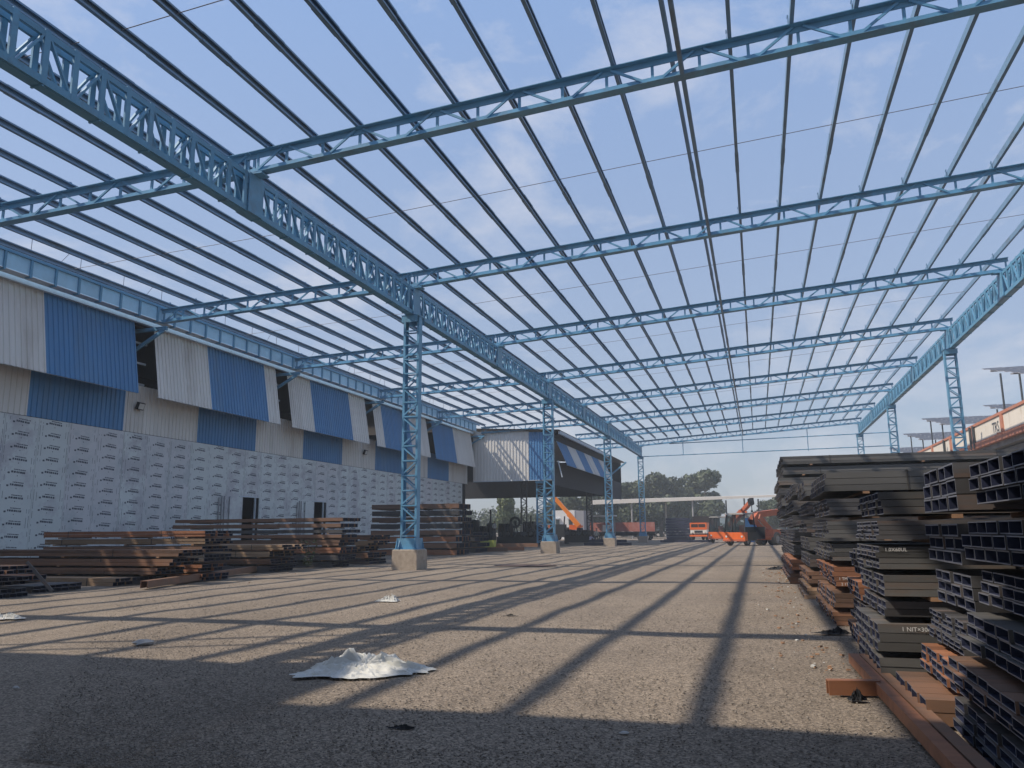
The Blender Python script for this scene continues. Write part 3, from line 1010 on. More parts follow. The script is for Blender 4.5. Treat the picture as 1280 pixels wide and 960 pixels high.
def bundle(x0, x1, y0, y1, z0, z1, nw, nh, M, label, group, seed=0, jit=0.05, end='-x', bearers=True, straps=True, skew=0.0):
    """channels lying along x, webs up, packed nw across and nh high"""
    r = random.Random(seed)
    t = thing('section_bundle', label, 'steel bundle', (x0, y0, z0), skew, group)
    if y0 > 13:
        z1 = z0 + (z1 - z0) * 0.93
    w = (y1 - y0) / nw
    h = (z1 - z0) / nh
    Ln = x1 - x0
    h *= 0.94
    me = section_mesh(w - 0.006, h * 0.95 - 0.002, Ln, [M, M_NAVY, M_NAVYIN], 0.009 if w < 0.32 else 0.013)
    for j in range(nh):
        lay = r.uniform(-jit, jit) * 0.8
        for i in range(nw):
            link('section', me, t, (lay + r.uniform(-jit, jit) * 0.5, i * w + r.uniform(-0.003, 0.003), j * h + 0.001), (r.uniform(-0.004, 0.004), 0, r.uniform(-0.002, 0.002)))
    D_ = y1 - y0
    H_ = (z1 - z0) * 0.94
    if straps:
        for f in (0.16, 0.72):
            xx = Ln * f + r.uniform(-0.3, 0.3)
            mb = MB()
            mb.bx(xx - 0.012, xx + 0.012, -0.012, -0.006, -0.005, H_ + 0.006)
            mb.bx(xx - 0.012, xx + 0.012, -0.006, D_ + 0.006, H_ + 0.002, H_ + 0.008)
            part('strap', mb, M_WIRE, t)
    if bearers:
        for f in (0.1, 0.5, 0.9):
            xx = Ln * f + r.uniform(-0.25, 0.25)
            part('bearer', MB().bx(xx - 0.05, xx + 0.05, -0.0, D_, -0.045, -0.004), M_TIMBER, t)
    return t


def text_mesh(body, size, M, bold=0.0):
    cu = D.curves.new('t', 'FONT')
    cu.body = body
    cu.size = size
    cu.offset = bold
    cu.resolution_u = 2
    tmp = D.objects.new('t', cu)
    COL.objects.link(tmp)
    dg = bpy.context.evaluated_depsgraph_get()
    me = D.meshes.new_from_object(tmp.evaluated_get(dg))
    D.objects.remove(tmp)
    D.curves.remove(cu)
    me.materials.clear()
    me.materials.append(M)
    return me


C_ = {'m': (M_MILL, 'dark mill scale'), 'g': (M_GREYST, 'weathered grey'), 'b': (M_BROWN, 'brownish'), 'r': (M_RUST, 'rusty red'), 't': (M_TAN, 'tan rusted')}
# stack name, y0, y1, [(x0, x1, z0, z1, nw, nh, colour)]
RS = [
    ('the right hand stack nearest the camera', 5.05, 7.1, [
        (1.33, 8.2, 0.03, 0.27, 7, 3, 'm'), (1.33, 8.0, 0.31, 0.55, 7, 3, 'b'), (1.45, 8.3, 0.61, 0.89, 7, 3, 'g'),
        (1.60, 8.4, 0.94, 1.20, 7, 3, 'm'), (1.53, 8.2, 1.26, 1.57, 7, 3, 'm'), (1.63, 8.5, 1.68, 2.01, 7, 3, 'm')]),
    ('the right hand second stack from the camera', 7.22, 8.55, [
        (1.17, 7.6, 0.0, 0.21, 5, 2, 'b'), (1.38, 8.0, 0.25, 0.47, 6, 3, 'r'), (1.47, 8.1, 0.52, 0.79, 7, 5, 'm'),
        (1.58, 8.3, 0.84, 1.15, 4, 3, 'm'), (1.52, 8.2, 1.21, 1.56, 4, 3, 'm'), (1.53, 8.3, 1.64, 2.05, 4, 3, 'm')]),
    ('the right hand third stack from the camera', 8.9, 10.7, [
        (1.05, 7.4, 0.0, 0.28, 6, 3, 'g'), (1.06, 7.6, 0.32, 0.60, 7, 3, 'g'), (1.14, 8.4, 0.64, 0.80, 7, 2, 'm'),
        (1.16, 8.0, 0.84, 1.06, 7, 3, 'g'), (1.12, 8.3, 1.10, 1.34, 8, 4, 'g'), (1.13, 8.2, 1.39, 1.59, 8, 4, 'm'), (1.20, 8.6, 1.64, 1.88, 7, 3, 'g')]),
    ('the low stack behind the third stack', 11.3, 12.6, [
        (1.15, 6.5, 0.0, 0.26, 5, 3, 'b'), (1.2, 6.6, 0.31, 0.56, 5, 3, 'm'), (1.18, 7.0, 0.60, 0.85, 5, 3, 'r'), (1.25, 7.2, 0.9, 1.2, 5, 3, 'g')]),
    ('the right hand fourth stack from the camera', 14.0, 17.6, [
        (1.05, 8.0, 0.0, 0.24, 15, 3, 'b'), (1.06, 7.6, 0.28, 0.53, 15, 3, 'b'), (1.12, 8.2, 0.60, 0.95, 15, 4, 'r'), (1.08, 8.5, 1.0, 1.3, 17, 4, 'g'),
        (1.05, 8.3, 1.36, 1.66, 17, 4, 'g'), (1.1, 8.6, 1.72, 2.02, 17, 4, 'm'), (1.06, 8.4, 2.1, 2.45, 17, 3, 'g')]),
    ('the right hand fifth stack from the camera', 19.2, 22.8, [
        (0.92, 8.0, 0.0, 0.28, 15, 3, 't'), (1.0, 8.2, 0.33, 0.62, 15, 3, 'b'), (1.02, 8.5, 0.68, 0.98, 15, 3, 'm'), (1.05, 8.6, 1.04, 1.36, 15, 3, 'g'),
        (1.0, 8.5, 1.43, 1.75, 15, 3, 'm'), (1.08, 8.6, 1.83, 2.15, 15, 3, 'm'), (1.05, 8.8, 2.23, 2.62, 15, 3, 'g')]),
    ('the right hand sixth stack from the camera', 24.3, 31.5, [
        (0.75, 9.0, 0.0, 0.32, 17, 3, 'b'), (0.85, 9.2, 0.38, 0.70, 17, 3, 'r'), (0.9, 9.2, 0.78, 1.10, 17, 3, 'm'), (0.92, 9.5, 1.17, 1.50, 17, 3, 'm'),
        (0.95, 9.5, 1.58, 1.92, 17, 3, 'm'), (0.98, 9.3, 2.0, 2.36, 17, 3, 'g'), (1.0, 9.6, 2.45, 2.82, 17, 3, 'm')]),
    ('the tallest stack at the far right end', 34.0, 42.5, [
        (1.0, 10.5, 0.0, 0.36, 17, 3, 'b'), (1.05, 10.6, 0.42, 0.78, 17, 3, 'm'), (0.98, 10.8, 0.85, 1.22, 17, 3, 'm'), (1.02, 11.0, 1.3, 1.66, 17, 3, 'm'),
        (1.0, 11.0, 1.73, 2.1, 17, 3, 'm'), (0.92, 11.0, 2.18, 2.55, 17, 3, 'm'), (0.96, 11.1, 2.63, 3.0, 17, 3, 'g'), (0.88, 11.2, 3.08, 3.44, 17, 3, 'm'),
        (0.86, 11.3, 3.52, 3.88, 17, 3, 'g'), (1.05, 11.3, 3.97, 4.33, 17, 3, 'g'), (1.03, 11.4, 4.40, 4.80, 17, 3, 'g')]),
]
sd = 0
marks = {}
for (nm, ya, yb, lv) in RS:
    for li, (x0, x1, z0, z1, nw, nh, c) in enumerate(lv):
        sd += 1
        if ya > 33:
            z0, z1 = z0 * 0.922, z1 * 0.922
        M, cn = C_[c]
        pos = 'bottom' if li == 0 else ('topmost' if li == len(lv) - 1 else f'{ORD[li + 1]} layer')
        jy = random.Random(sd).uniform(-0.06, 0.06)
        b = bundle(x0, x1, ya + jy, yb + jy, z0, z1, nw, nh, M, f'{cn} section bundle, {pos} in {nm}', 'steel bundles piled on the right', sd,
                   jit=0.03 if ya < 12 else 0.05, bearers=li > 0)
        marks[(nm, li)] = b


def mark(key, body, size, dx, dz):
    b = marks[key]
    me = text_mesh(body, size, M_PAINTW, 0.0)
    part('paint_mark', me, None, b, (dx, -0.014, dz), (math.pi / 2, 0, 0))


mark((RS[2][0], 1), '1 NIT\u00d7300\u00d77.5', 0.058, 0.21, 0.195)
mark((RS[2][0], 4), '1.0X60UL', 0.050, 0.07, 0.175)
mark((RS[4][0], 2), '1 TM 110.44', 0.06, 0.05, 0.10)
mark((RS[4][0], 2), '2 1TMM7.46', 0.06, 0.08, 0.015)
# loose timber block in the joint of the tall pile
t = thing('timber_block', 'small orange brown timber block wedged in the joint of the tall pile', 'block', (3.05, 13.9, 2.03))
part('block', MB().bx(0, 0.28, 0.0, 0.3, 0.0, 0.07).bx(0.02, 0.27, 0.02, 0.28, 0.07, 0.085), M_TIMBER, t)

LS = [
    ('the pile cut by the left edge', 15.1, 16.3, [(-26, -17.75, 0.0, 0.25, 6, 2, 'm'), (-26, -17.7, 0.29, 0.53, 6, 2, 'm'), (-26, -17.65, 0.57, 0.80, 6, 2, 'b')]),
    ('the low dark row at the left edge', 17.0, 18.7, [(-26, -18.35, 0.0, 0.22, 7, 2, 'm'), (-25, -19.6, 0.26, 0.42, 7, 1, 'r')]),
    ('the low front pile before the panelled wall', 19.9, 20.75, [(-22.1, -18.44, 0.0, 0.26, 5, 2, 't')]),
    ('the stepped pile at the left', 20.9, 22.1, [(-26, -18.3, 0.0, 0.25, 6, 2, 'm'), (-25.5, -17.75, 0.29, 0.51, 6, 2, 'b'), (-26, -17.3, 0.55, 0.79, 6, 2, 'b'), (-26, -16.95, 0.83, 1.06, 6, 2, 'b')]),
    ('the taller pile behind the stepped pile', 22.5, 23.9, [(-24.5, -17.3, 0.0, 0.26, 7, 2, 'r'), (-24.5, -17.45, 0.30, 0.56, 7, 2, 'r'), (-24.2, -17.4, 0.62, 0.88, 7, 2, 'm'),
                                                              (-23.9, -17.34, 0.92, 1.13, 7, 2, 'b'), (-23.96, -17.36, 1.18, 1.38, 7, 2, 't'), (-23.95, -17.28, 1.42, 1.64, 7, 2, 'r')]),
    ('the middle pile ending in dark cut ends', 28.0, 29.8, [(-24, -18.4, 0.0, 0.27, 7, 2, 'm'), (-23.5, -18.35, 0.31, 0.55, 7, 2, 'b'), (-23, -18.57, 0.59, 0.83, 7, 2, 't'), (-22.6, -17.85, 0.87, 1.09, 7, 2, 't')]),
    ('the long pile under the doorways', 32.4, 34.0, [(-26, -18.2, 0.0, 0.27, 7, 2, 'm'), (-26, -17.9, 0.31, 0.58, 7, 2, 'm'), (-25.5, -17.85, 0.62, 0.9, 7, 2, 'r'), (-24.9, -17.8, 0.95, 1.24, 7, 2, 'b'),
                                                    (-26.6, -17.72, 1.29, 1.46, 7, 1, 'b'), (-26.7, -17.73, 1.50, 1.68, 7, 1, 'm'), (-26.7, -17.74, 1.75, 1.95, 7, 1, 'b'), (-26.7, -17.75, 2.02, 2.20, 7, 1, 'b')]),
    ('the pile left of the nearest pedestal', 35.6, 37.6, [(-24, -18.1, 0.0, 0.27, 7, 2, 'm'), (-24, -18.0, 0.31, 0.58, 7, 2, 'b'), (-23.5, -18.6, 0.62, 0.86, 7, 2, 't'), (-23.5, -17.95, 0.9, 1.14, 7, 2, 't'), (-23.4, -17.92, 1.18, 1.42, 7, 2, 'b')]),
    ('the tall dark pile behind the column', 50.0, 52.6, [(-25.2, -18.9, 0.02, 0.40, 7, 1, 'r'), (-25.2, -18.86, 0.46, 0.83, 7, 1, 'b'), (-25.3, -18.9, 0.89, 1.26, 7, 1, 'r'), (-25.2, -18.8, 1.32, 1.69, 7, 1, 'b'),
                                                                 (-25.3, -18.9, 1.75, 2.12, 7, 1, 'm'), (-25.1, -18.85, 2.18, 2.55, 7, 1, 'b'), (-25.2, -18.9, 2.61, 2.98, 7, 1, 'm'), (-25.2, -18.86, 3.04, 3.42, 7, 1, 'b')]),
    ('the lower dark pile beside the open shed', 55.5, 58.5, [(-24.5, -19.6, 0.02, 0.36, 7, 1, 'm'), (-24.5, -19.5, 0.42, 0.76, 7, 1, 'm'), (-24.5, -19.6, 0.82, 1.16, 7, 1, 'm'), (-24.5, -19.7, 1.22, 1.5, 7, 1, 'm')]),
]
for (nm, ya, yb, lv) in LS:
    for li, (x0, x1, z0, z1, nw, nh, c) in enumerate(lv):
        sd += 1
        M, cn = C_[c]
        pos = ('only one in' if len(lv) == 1 else 'bottom of') if li == 0 else ('topmost in' if li == len(lv) - 1 else f'{ORD[li + 1]} layer of')
        bundle(x0, x1, ya, yb, z0, z1, nw, nh, M, f'{cn} section bundle, {pos} {nm}', 'steel bundles piled on the left', sd, jit=0.14, bearers=li > 0, straps=ya < 30)


def loose_channel(p, q, w, h, M, label, up=(0, 0, 1), flip=False, group=None):
    p, q = Vector(p), Vector(q)
    t = thing('steel_channel', label, 'steel channel', p, 0, group)
    t_ = 0.012
    poly = [(0, 0), (t_, 0), (t_, h - t_), (w - t_, h - t_), (w - t_, 0), (w, 0), (w, h), (0, h)]
    poly = [(x - w / 2, y) for x, y in poly]
    if flip:
        poly = [(-x, h - y) for x, y in poly]
    part('channel', MB().prism(poly, (0, 0, 0), q - p, up), [M], t)
    return t


loose_channel((0.93, 10.1, 0.02), (1.10, 4.6, 0.02), 0.10, 0.10, M_RUST, 'rusty steel channel lying on the gravel, left of a touching pair', group='loose rusty channels in front')
loose_channel((1.045, 10.15, 0.02), (1.225, 4.6, 0.02), 0.10, 0.095, M_BROWN, 'brown steel channel lying on the gravel, right of a touching pair', group='loose rusty channels in front')
loose_channel((0.52, 8.28, 0.0), (0.97, 8.36, 0.0), 0.10, 0.13, M_RUST, 'short rusty channel offcut lying crosswise under the long pair', group='loose rusty channels in front')
loose_channel((-16.45, 18.9, 0.03), (-20.0, 30.9, 0.03), 0.2, 0.20, M_BROWN, 'long brown channel lying slantwise on the ground before the left piles')
loose_channel((-17.6, 20.4, 0.0), (-19.4, 26.8, 0.0), 0.14, 0.10, M_RUST, 'thin rusty channel on the ground beside the long brown channel')
loose_channel((-18.1, 16.5, 0.80), (-17.6, 16.9, 0.05), 0.08, 0.08, M_MILL, 'dark bar leaning on the pile cut off by the left edge')
for i, (x0, x1, y, z, M, l) in enumerate([(-21.6, -17.4, 60.0, 0.06, M_RUST, 'rusty beam lying behind the yellow green crate'), (-20.9, -18.3, 58.6, 0.02, M_BROWN, 'brown beam lying in front of the yellow green crate'),
                                          (-21.0, -16.6, 61.2, 0.3, M_BROWN, 'brown beam raised on blocks left of the second pedestal')]):
    loose_channel((x0, y, z), (x1, y + 0.4, z), 0.3, 0.28, M, l)
t = thing('crate', 'yellow green crate sitting on rusty beams beyond the tall dark pile', 'crate', (-20.2, 60.1, 0.35))
part('crate_body', MB().bx(-0.55, 0.55, -0.3, -0.26, 0, 0.5).bx(-0.55, 0.55, 0.26, 0.3, 0, 0.5).bx(-0.55, -0.51, -0.26, 0.26, 0, 0.5).bx(0.51, 0.55, -0.26, 0.26, 0, 0.5).bx(-0.55, 0.55, -0.3, 0.3, -0.03, -0.001)
     .bx(-0.5, 0.5, -0.26, 0.26, 0.02, 0.3, 1), [M_YEL, M_BLK], t)


# ------------------------------------------------------------------ cloths, rags, litter
def cloth(x, y, rx, ry, h, seed, M, label, name='plastic_sheet', rz=0.0, peak=(0.1, 0.0)):
    r = random.Random(seed)
    nr, na = 40, 110
    vs = [(0, 0, h * 0.8)]
    off = Vector((r.uniform(0, 50), r.uniform(0, 50), 0))
    for i in range(1, nr + 1):
        f = i / nr
        for j in range(na):
            a = 2 * math.pi * j / na
            edge = 0.78 + 0.5 * mnoise.noise(Vector((math.cos(a) * 1.3, math.sin(a) * 1.3, seed * 1.7))) + 0.2 * mnoise.noise(Vector((math.cos(a) * 5, math.sin(a) * 5, seed)))
            px, py = math.cos(a) * f * rx * edge, math.sin(a) * f * ry * edge
            d = math.hypot(px / rx - peak[0], py / ry - peak[1])
            pk = math.exp(-(d * 2.3) ** 2)
            q = Vector((px, py, 0)) / max(rx, 0.2) + off
            wv = mnoise.noise(q * 1.6) * 0.5
            n1 = mnoise.noise(Vector((q.x * 4.2 + wv, q.y * 2.4 + wv, 0)))
            n2 = mnoise.noise(Vector((q.x * 11 + wv * 3, q.y * 8, 3)))
            n3 = mnoise.noise(Vector((q.x * 3.0 + q.y * 5.5, q.y * 2.6 - q.x * 2.0, 9 + wv)))
            rid = max(0.0, 1 - abs(n1) * 3.2)
            rid2 = max(0.0, 1 - abs(n3) * 4.0)
            rid3 = max(0.0, 1 - abs(n2) * 3.0)
            fo = mnoise.noise(Vector((math.cos(a) * 2.6 + wv * 0.5, math.sin(a) * 2.6, f * 1.1 + seed)))
            fo2 = mnoise.noise(Vector((math.cos(a) * 5.5, math.sin(a) * 5.5 + wv, f * 1.6 + seed * 2)))
            fold = max(0.0, 1 - abs(fo) * 3.6) ** 1.5
            fold2 = max(0.0, 1 - abs(fo2) * 3.4) ** 1.5
            cw = min(1.0, f / 0.35) ** 1.5
            fold, fold2, rid3 = fold * cw, fold2 * cw, rid3 * 0.7
            z = h * (0.40 * pk + (0.16 + 0.48 * pk) * fold + 0.24 * fold2 * (0.5 + pk) + 0.16 * rid3 + 0.14 * rid2) * (1 - f ** 8)
            z = max(z, 0.004) + 0.003
            vs.append((px + 0.03 * n2, py + 0.03 * n1, z))
    fs = [(0, 1 + j, 1 + (j + 1) % na) for j in range(na)]
    for i in range(nr - 1):
        for j in range(na):
            a, b = 1 + i * na + j, 1 + i * na + (j + 1) % na
            fs.append((a, a + na, b + na, b))
    t = thing(name, label, 'plastic sheet' if name == 'plastic_sheet' else 'rag', (x, y, 0), rz)
    me = MB().add(vs, fs).mesh('sheet', M)
    part('sheet', me, None, t)
    return t


cloth(-4.30, 8.45, 1.02, 0.66, 0.155, 3, M_CLOTH, 'large crumpled white plastic sheet lying on the gravel at the shade edge', rz=0.35, peak=(-0.08, 0.22))
cloth(-7.95, 16.75, 0.34, 0.24, 0.13, 8, M_CLOTH, 'small crumpled white plastic sheet on the sunlit gravel in mid yard')
cloth(-13.35, 11.85, 0.42, 0.22, 0.11, 5, M_CLOTH, 'white plastic scrap cut off by the left edge of the view', rz=0.3)
cloth(-2.75, 6.05, 0.17, 0.05, 0.03, 12, M_BLK, 'flat black rag lying in the shaded foreground', 'rag', 0.1)
cloth(0.74, 8.05, 0.09, 0.09, 0.10, 14, M_BLK, 'dark bunched rag in front of the short rusty offcut', 'rag')
cloth(-4.4, 14.3, 0.12, 0.05, 0.035, 15, M_BLK, 'small dark rag on the sunlit gravel beside the girder shadow', 'rag')
cloth(0.95, 12.9, 0.30, 0.10, 0.09, 16, M_BLK, 'black rag lying at the foot of the third steel stack', 'rag', 0.1)
cloth(1.22, 8.95, 0.13, 0.09, 0.05, 17, M_REDT, 'faded red rag between the loose channels and the steel stacks', 'rag')
cloth(0.55, 33.0, 0.45, 0.3, 0.12, 18, M_BLK, 'dark crumpled rag on the gravel near the tall far stack', 'rag')
k = 0
for (x, y, s, l) in [(-1.06, 6.35, 0.03, 'pale stone chip alone in the shaded foreground, near its middle'), (1.02, 6.6, 0.035, 'pale stone chip in the shade just left of the loose channels'),
                     (-7.2, 6.6, 0.035, 'pale stone chip in the shaded foreground at the left'), (-8.3, 9.6, 0.11, 'flat pale stone on the shadow line at the left'), (1.08, 8.0, 0.05, 'orange brown stone beside the long pair of loose channels')]:
    t = thing('stone', l, 'stone', (x, y, 0.0), k * 1.3)
    mb = MB()
    r = random.Random(40 + k)
    vs = []
    for i in range(3):
        rr = (0.9, 1.0, 0.5)[i]
        for j in range(7):
            a = 2 * math.pi * j / 7
            q = rr * r.uniform(0.75, 1.15) * s
            vs.append((math.cos(a) * q * 1.4, math.sin(a) * q, (0.0, 0.25, 0.55)[i] * s))
    fs = [tuple(range(14, 21))]
    for i in range(2):
        for j in range(7):
            fs.append((i * 7 + j, i * 7 + (j + 1) % 7, (i + 1) * 7 + (j + 1) % 7, (i + 1) * 7 + j))
    part('chip', mb.add(vs, fs), M_TIMBER if 'orange' in l else M_GREYM, t)
    k += 1
# scattered litter along the foot of the stacks: too many small bits to count
mb = MB()
r = random.Random(77)
for i in range(420):
    if i < 260:
        y = r.uniform(9, 34)
        x = 0.75 - abs(r.gauss(0, 0.42)) + (0.15 if y < 12 else 0)
    else:
        y = r.uniform(22, 60)
        x = r.gauss(-16.9, 0.8)
    s = 0.006 + 0.028 * r.random() ** 2.5
    mb.box((x, y, s * 0.2), (s * 2, s * 1.3, s * 0.7), 0 if r.random() < 0.8 else 1, Matrix.Rotation(r.uniform(0, 3), 3, 'Z') @ Matrix.Rotation(r.uniform(-.4, .4), 3, 'X'))
tag(link('litter', mb.mesh('litter', [M_TIMBER, M_CLOTH])), 'small chips and litter strewn along the foot of the steel piles', kind='stuff')
# oil stain
vs = []
for j in range(40):
    a = 2 * math.pi * j / 40
    q = 1 + 0.25 * mnoise.noise(Vector((math.cos(a) * 2, math.sin(a) * 2, 5)))
    vs.append((math.cos(a) * 1.45 * q, math.sin(a) * 1.0 * q, 0.008))
t = link('oil_stain', MB().add(vs, [tuple(range(40))]).mesh('oil_stain', M_SOIL), None, (-10.1, 35.2, 0.0))
tag(t, 'dark reddish oil stain on the gravel', kind='structure')

# weed beside the piles
t = thing('weed', 'straggly yellow green weed growing out of the piled steel', 'plant', (-18.9, 31.5, 0))
mb = MB()
r = random.Random(5)
for i in range(120):
    a, h = r.uniform(0, 6.28), r.uniform(0.1, 1.2)
    c = Vector((math.cos(a) * 0.3 * (0.3 + h), math.sin(a) * 0.3 * (0.3 + h), h))
    u = Vector((r.uniform(-1, 1), r.uniform(-1, 1), r.uniform(-.4, 1))).normalized() * 0.09
    v = u.cross(Vector((r.uniform(-1, 1), r.uniform(-1, 1), r.uniform(-1, 1)))).normalized() * 0.03
    mb.add([c - u, c + v, c + u, c - v], [(0, 1, 2, 3)])
part('leaves', mb, M_LEAF2, t)
part('stem', MB().tube((0, 0, 0), (0.05, 0, 1.0), 0.012, 5).tube((0, 0, 0), (-0.12, 0.05, 0.8), 0.01, 5), M_BARK, t)


# ------------------------------------------------------------------ vehicles
def wheel(parent, x, y, r, w, M=M_TYRE, axis='x', rimM=M_GREYM, name='wheel'):
    mb = MB()
    n = 20
    prof = [(-w / 2, r * 0.62), (-w / 2, r * 0.92), (-w * 0.36, r), (w * 0.36, r), (w / 2, r * 0.92), (w / 2, r * 0.62)]
    vs = []
    for i in range(n):
        a = 2 * math.pi * i / n
        for (px, pr) in prof:
            vs.append((px, math.cos(a) * pr, math.sin(a) * pr))
    m = len(prof)
    fs = []
    for i in range(n):
        j = (i + 1) % n
        for q in range(m):
            q2 = (q + 1) % m
            fs.append((i * m + q, i * m + q2, j * m + q2, j * m + q))
    o = part(name, mb.add(vs, fs), M, parent, (x, y, r), None if axis == 'x' else (0, 0, math.pi / 2))
    smooth(o.data)
    rim = MB().tube((-w * 0.3, 0, 0), (w * 0.3, 0, 0), r * 0.62, 16).tube((-w * 0.42, 0, 0), (w * 0.42, 0, 0), r * 0.2, 10)
    part('rim', rim, rimM, o)
    return o


def crane(loc, rz, label, boom='flat', dusty=False):
    """pick-and-carry crane: low cab in front (-y), chassis behind, mast and boom"""
    t = thing('mobile_crane', label, 'mobile crane', loc, rz, 'orange mobile cranes')
    O = M_ORANGE
    body = MB().bx(-1.2, 1.2, -2.6, -2.48, 0.46, 1.25).bx(-1.2, -1.12, -2.48, -0.6, 0.46, 1.25).bx(1.12, 1.2, -2.48, -2.2, 0.46, 1.25).bx(-1.12, 1.12, -2.48, -0.6, 0.46, 0.6)
    cab = part('cab', body, O, t)
    part('door', MB().bx(1.10, 1.17, -2.19, -0.6, 0.46, 1.25), M_BLK, cab)
    part('bumper', MB().bx(-1.22, 1.22, -2.68, -2.605, 0.42, 0.60), M_ORANGE2, cab)
    for sx in (-1, 1):
        part('headlight', MB().tube((sx * 0.85, -2.64, 0.86), (sx * 0.85, -2.60, 0.86), 0.1, 10), M_LAMPG, t)
    for (x0, y0, x1, y1) in ((-1.12, -2.5, -0.98, -2.2), (1.12, -2.5, 0.92, -2.1), (-1.12, -0.7, -1.0, -0.75), (1.12, -0.7, 1.0, -0.75), (-0.30, -2.52, -0.26, -2.24)):
        part('cab_post', MB().bar((x0, y0, 1.25), (x1, y1, 2.92), 0.10, 0.10), M_BLK, t)
    part('cab_roof', MB().bx(-1.08, 1.04, -2.42, -0.65, 2.92, 3.02).bx(-0.95, 0.9, -2.3, -0.8, 3.02, 3.07), M_GREYM, t)
    g = MB()
    g.add([(-1.06, -2.48, 1.27), (1.06, -2.48, 1.27), (0.88, -2.12, 2.9), (-0.94, -2.2, 2.9)], [(0, 1, 2, 3)])
    g.add([(1.115, -2.4, 1.27), (1.115, -0.75, 1.27), (1.0, -0.8, 2.9), (0.92, -2.05, 2.9)], [(0, 1, 2, 3)])
    g.add([(-1.115, -2.4, 1.27), (-1.115, -0.75, 1.27), (-1.0, -0.8, 2.9), (-0.98, -2.1, 2.9)], [(3, 2, 1, 0)])
    part('window', g, M_GLASS, t)
    part('seat', MB().bx(-0.45, 0.1, -1.5, -0.9, 0.9, 1.15).bx(-0.45, 0.1, -1.0, -0.88, 1.15, 1.95), M_ORANGE2, t)
    part('side_engine_cover', MB().bx(-1.15, 1.15, -0.6, 0.9, 0.6, 1.75), M_BLK, t)
    part('chassis', MB().bx(-0.8, 0.8, -2.2, 4.2, 0.5, 0.85).bx(-1.0, 1.0, 2.6, 4.4, 0.7, 1.5), M_ORANGE2, t)
    for sx in (-1, 1):
        wheel(t, sx * 0.92, -1.9, 0.42, 0.3, M_TYRE)
        wheel(t, sx * 0.95, 3.2, 0.62, 0.4, M_TYRE_D)
        wheel(t, sx * 0.52, 3.2, 0.62, 0.36, M_TYRE_D)
    if boom == 'flat':
        mast = part('mast', MB().bar((-0.42, 3.9, 0.9), (-0.42, 1.2, 2.75), 0.16, 0.52, up=(0, 0.5, 1)).bar((0.42, 3.9, 0.9), (0.42, 1.2, 2.75), 0.16, 0.52, up=(0, 0.5, 1)), M_ORANGE2, t)
        bm = part('boom', MB().bar((0, 0.5, 2.2), (0, 1.5, 2.95), 0.6, 0.62).bar((0, 1.35, 2.92), (0, 6.4, 3.32), 0.58, 0.58).bar((0, 6.3, 3.36), (0, 7.4, 3.45), 0.44, 0.42), M_ORANGE2, t)
        part('hydraulic_ram', MB().tube((0, 3.4, 1.3), (0, 2.9, 2.8), 0.09, 8).tube((0, 2.9, 2.8), (0, 2.8, 3.0), 0.06, 8), M_SIL, t)
        part('head_sheave', MB().bx(-0.2, 0.2, 7.2, 7.5, 2.85, 3.2), M_BLK, bm)
    else:
        bm = part('boom', MB().bar((-0.2, 2.6, 2.0), (2.2, -0.1, 3.58), 0.55, 0.6).bar((2.0, 0.12, 3.45), (3.8, -1.9, 4.6), 0.42, 0.45), M_ORANGE2, t)
        part('hydraulic_ram', MB().tube((0.2, 1.6, 1.4), (1.0, 1.1, 2.6), 0.1, 8), M_SIL, t)
        hd = part('head_sheave', MB().bar((3.7, -1.8, 4.6), (4.15, -2.3, 4.75), 0.46, 0.75), M_BLK, bm)
        part('hook', MB().tube((4.0, -2.1, 4.4), (4.0, -2.1, 3.7), 0.05, 6).bx(3.9, 4.1, -2.2, -2.0, 3.45, 3.7), M_BLK, bm)
    part('beacon', MB().tube((0.7, -1.4, 3.07), (0.7, -1.4, 3.22), 0.09, 8), M_ORANGE, t)
    return t


crane((-0.9, 82.0, 0), math.radians(-32), 'orange mobile crane with a glazed cab facing the camera and boom laid to the right')
c2 = crane((-3.9, 101.0, 0), math.radians(-16), 'second orange mobile crane half hidden behind the first, boom raised over its roof', 'up')

# tractor, grey with dusty tyres, half hidden by the tall stack
t = thing('tractor', 'dusty grey tractor half hidden behind the tall steel stack', 'tractor', (2.6, 86.5, 0), math.radians(-40))
part('bonnet', MB().bx(-0.35, 0.35, -2.0, -0.2, 0.9, 1.5).bx(-0.3, 0.3, -2.15, -2.0, 0.95, 1.4), M_GREYM, t)
part('mudguard', MB().bx(-0.95, -0.45, -0.2, 1.0, 1.45, 1.55).bx(0.45, 0.95, -0.2, 1.0, 1.45, 1.55), M_GREYM, t)
sp = part('steering_post', MB().tube((0, 0.1, 1.3), (0, 0.25, 2.1), 0.05, 6), M_SIL, t)
mb = MB()
for i in range(14):
    a, b = 2 * math.pi * i / 14, 2 * math.pi * (i + 1) / 14
    mb.tube((math.cos(a) * .3, 0.25 + math.sin(a) * .3, 2.1), (math.cos(b) * .3, 0.25 + math.sin(b) * .3, 2.1), 0.025, 5)
part('steering_wheel', mb, M_SIL, sp)
part('seat', MB().bx(-0.25, 0.25, 0.5, 0.9, 1.3, 1.42).bx(-0.25, 0.25, 0.85, 0.95, 1.42, 1.75), M_BLK, t)
for sx in (-1, 1):
    wheel(t, sx * 0.7, 0.5, 0.72, 0.42, M_TYRE_D)
    wheel(t, sx * 0.55, -1.6, 0.45, 0.25, M_TYRE_D)

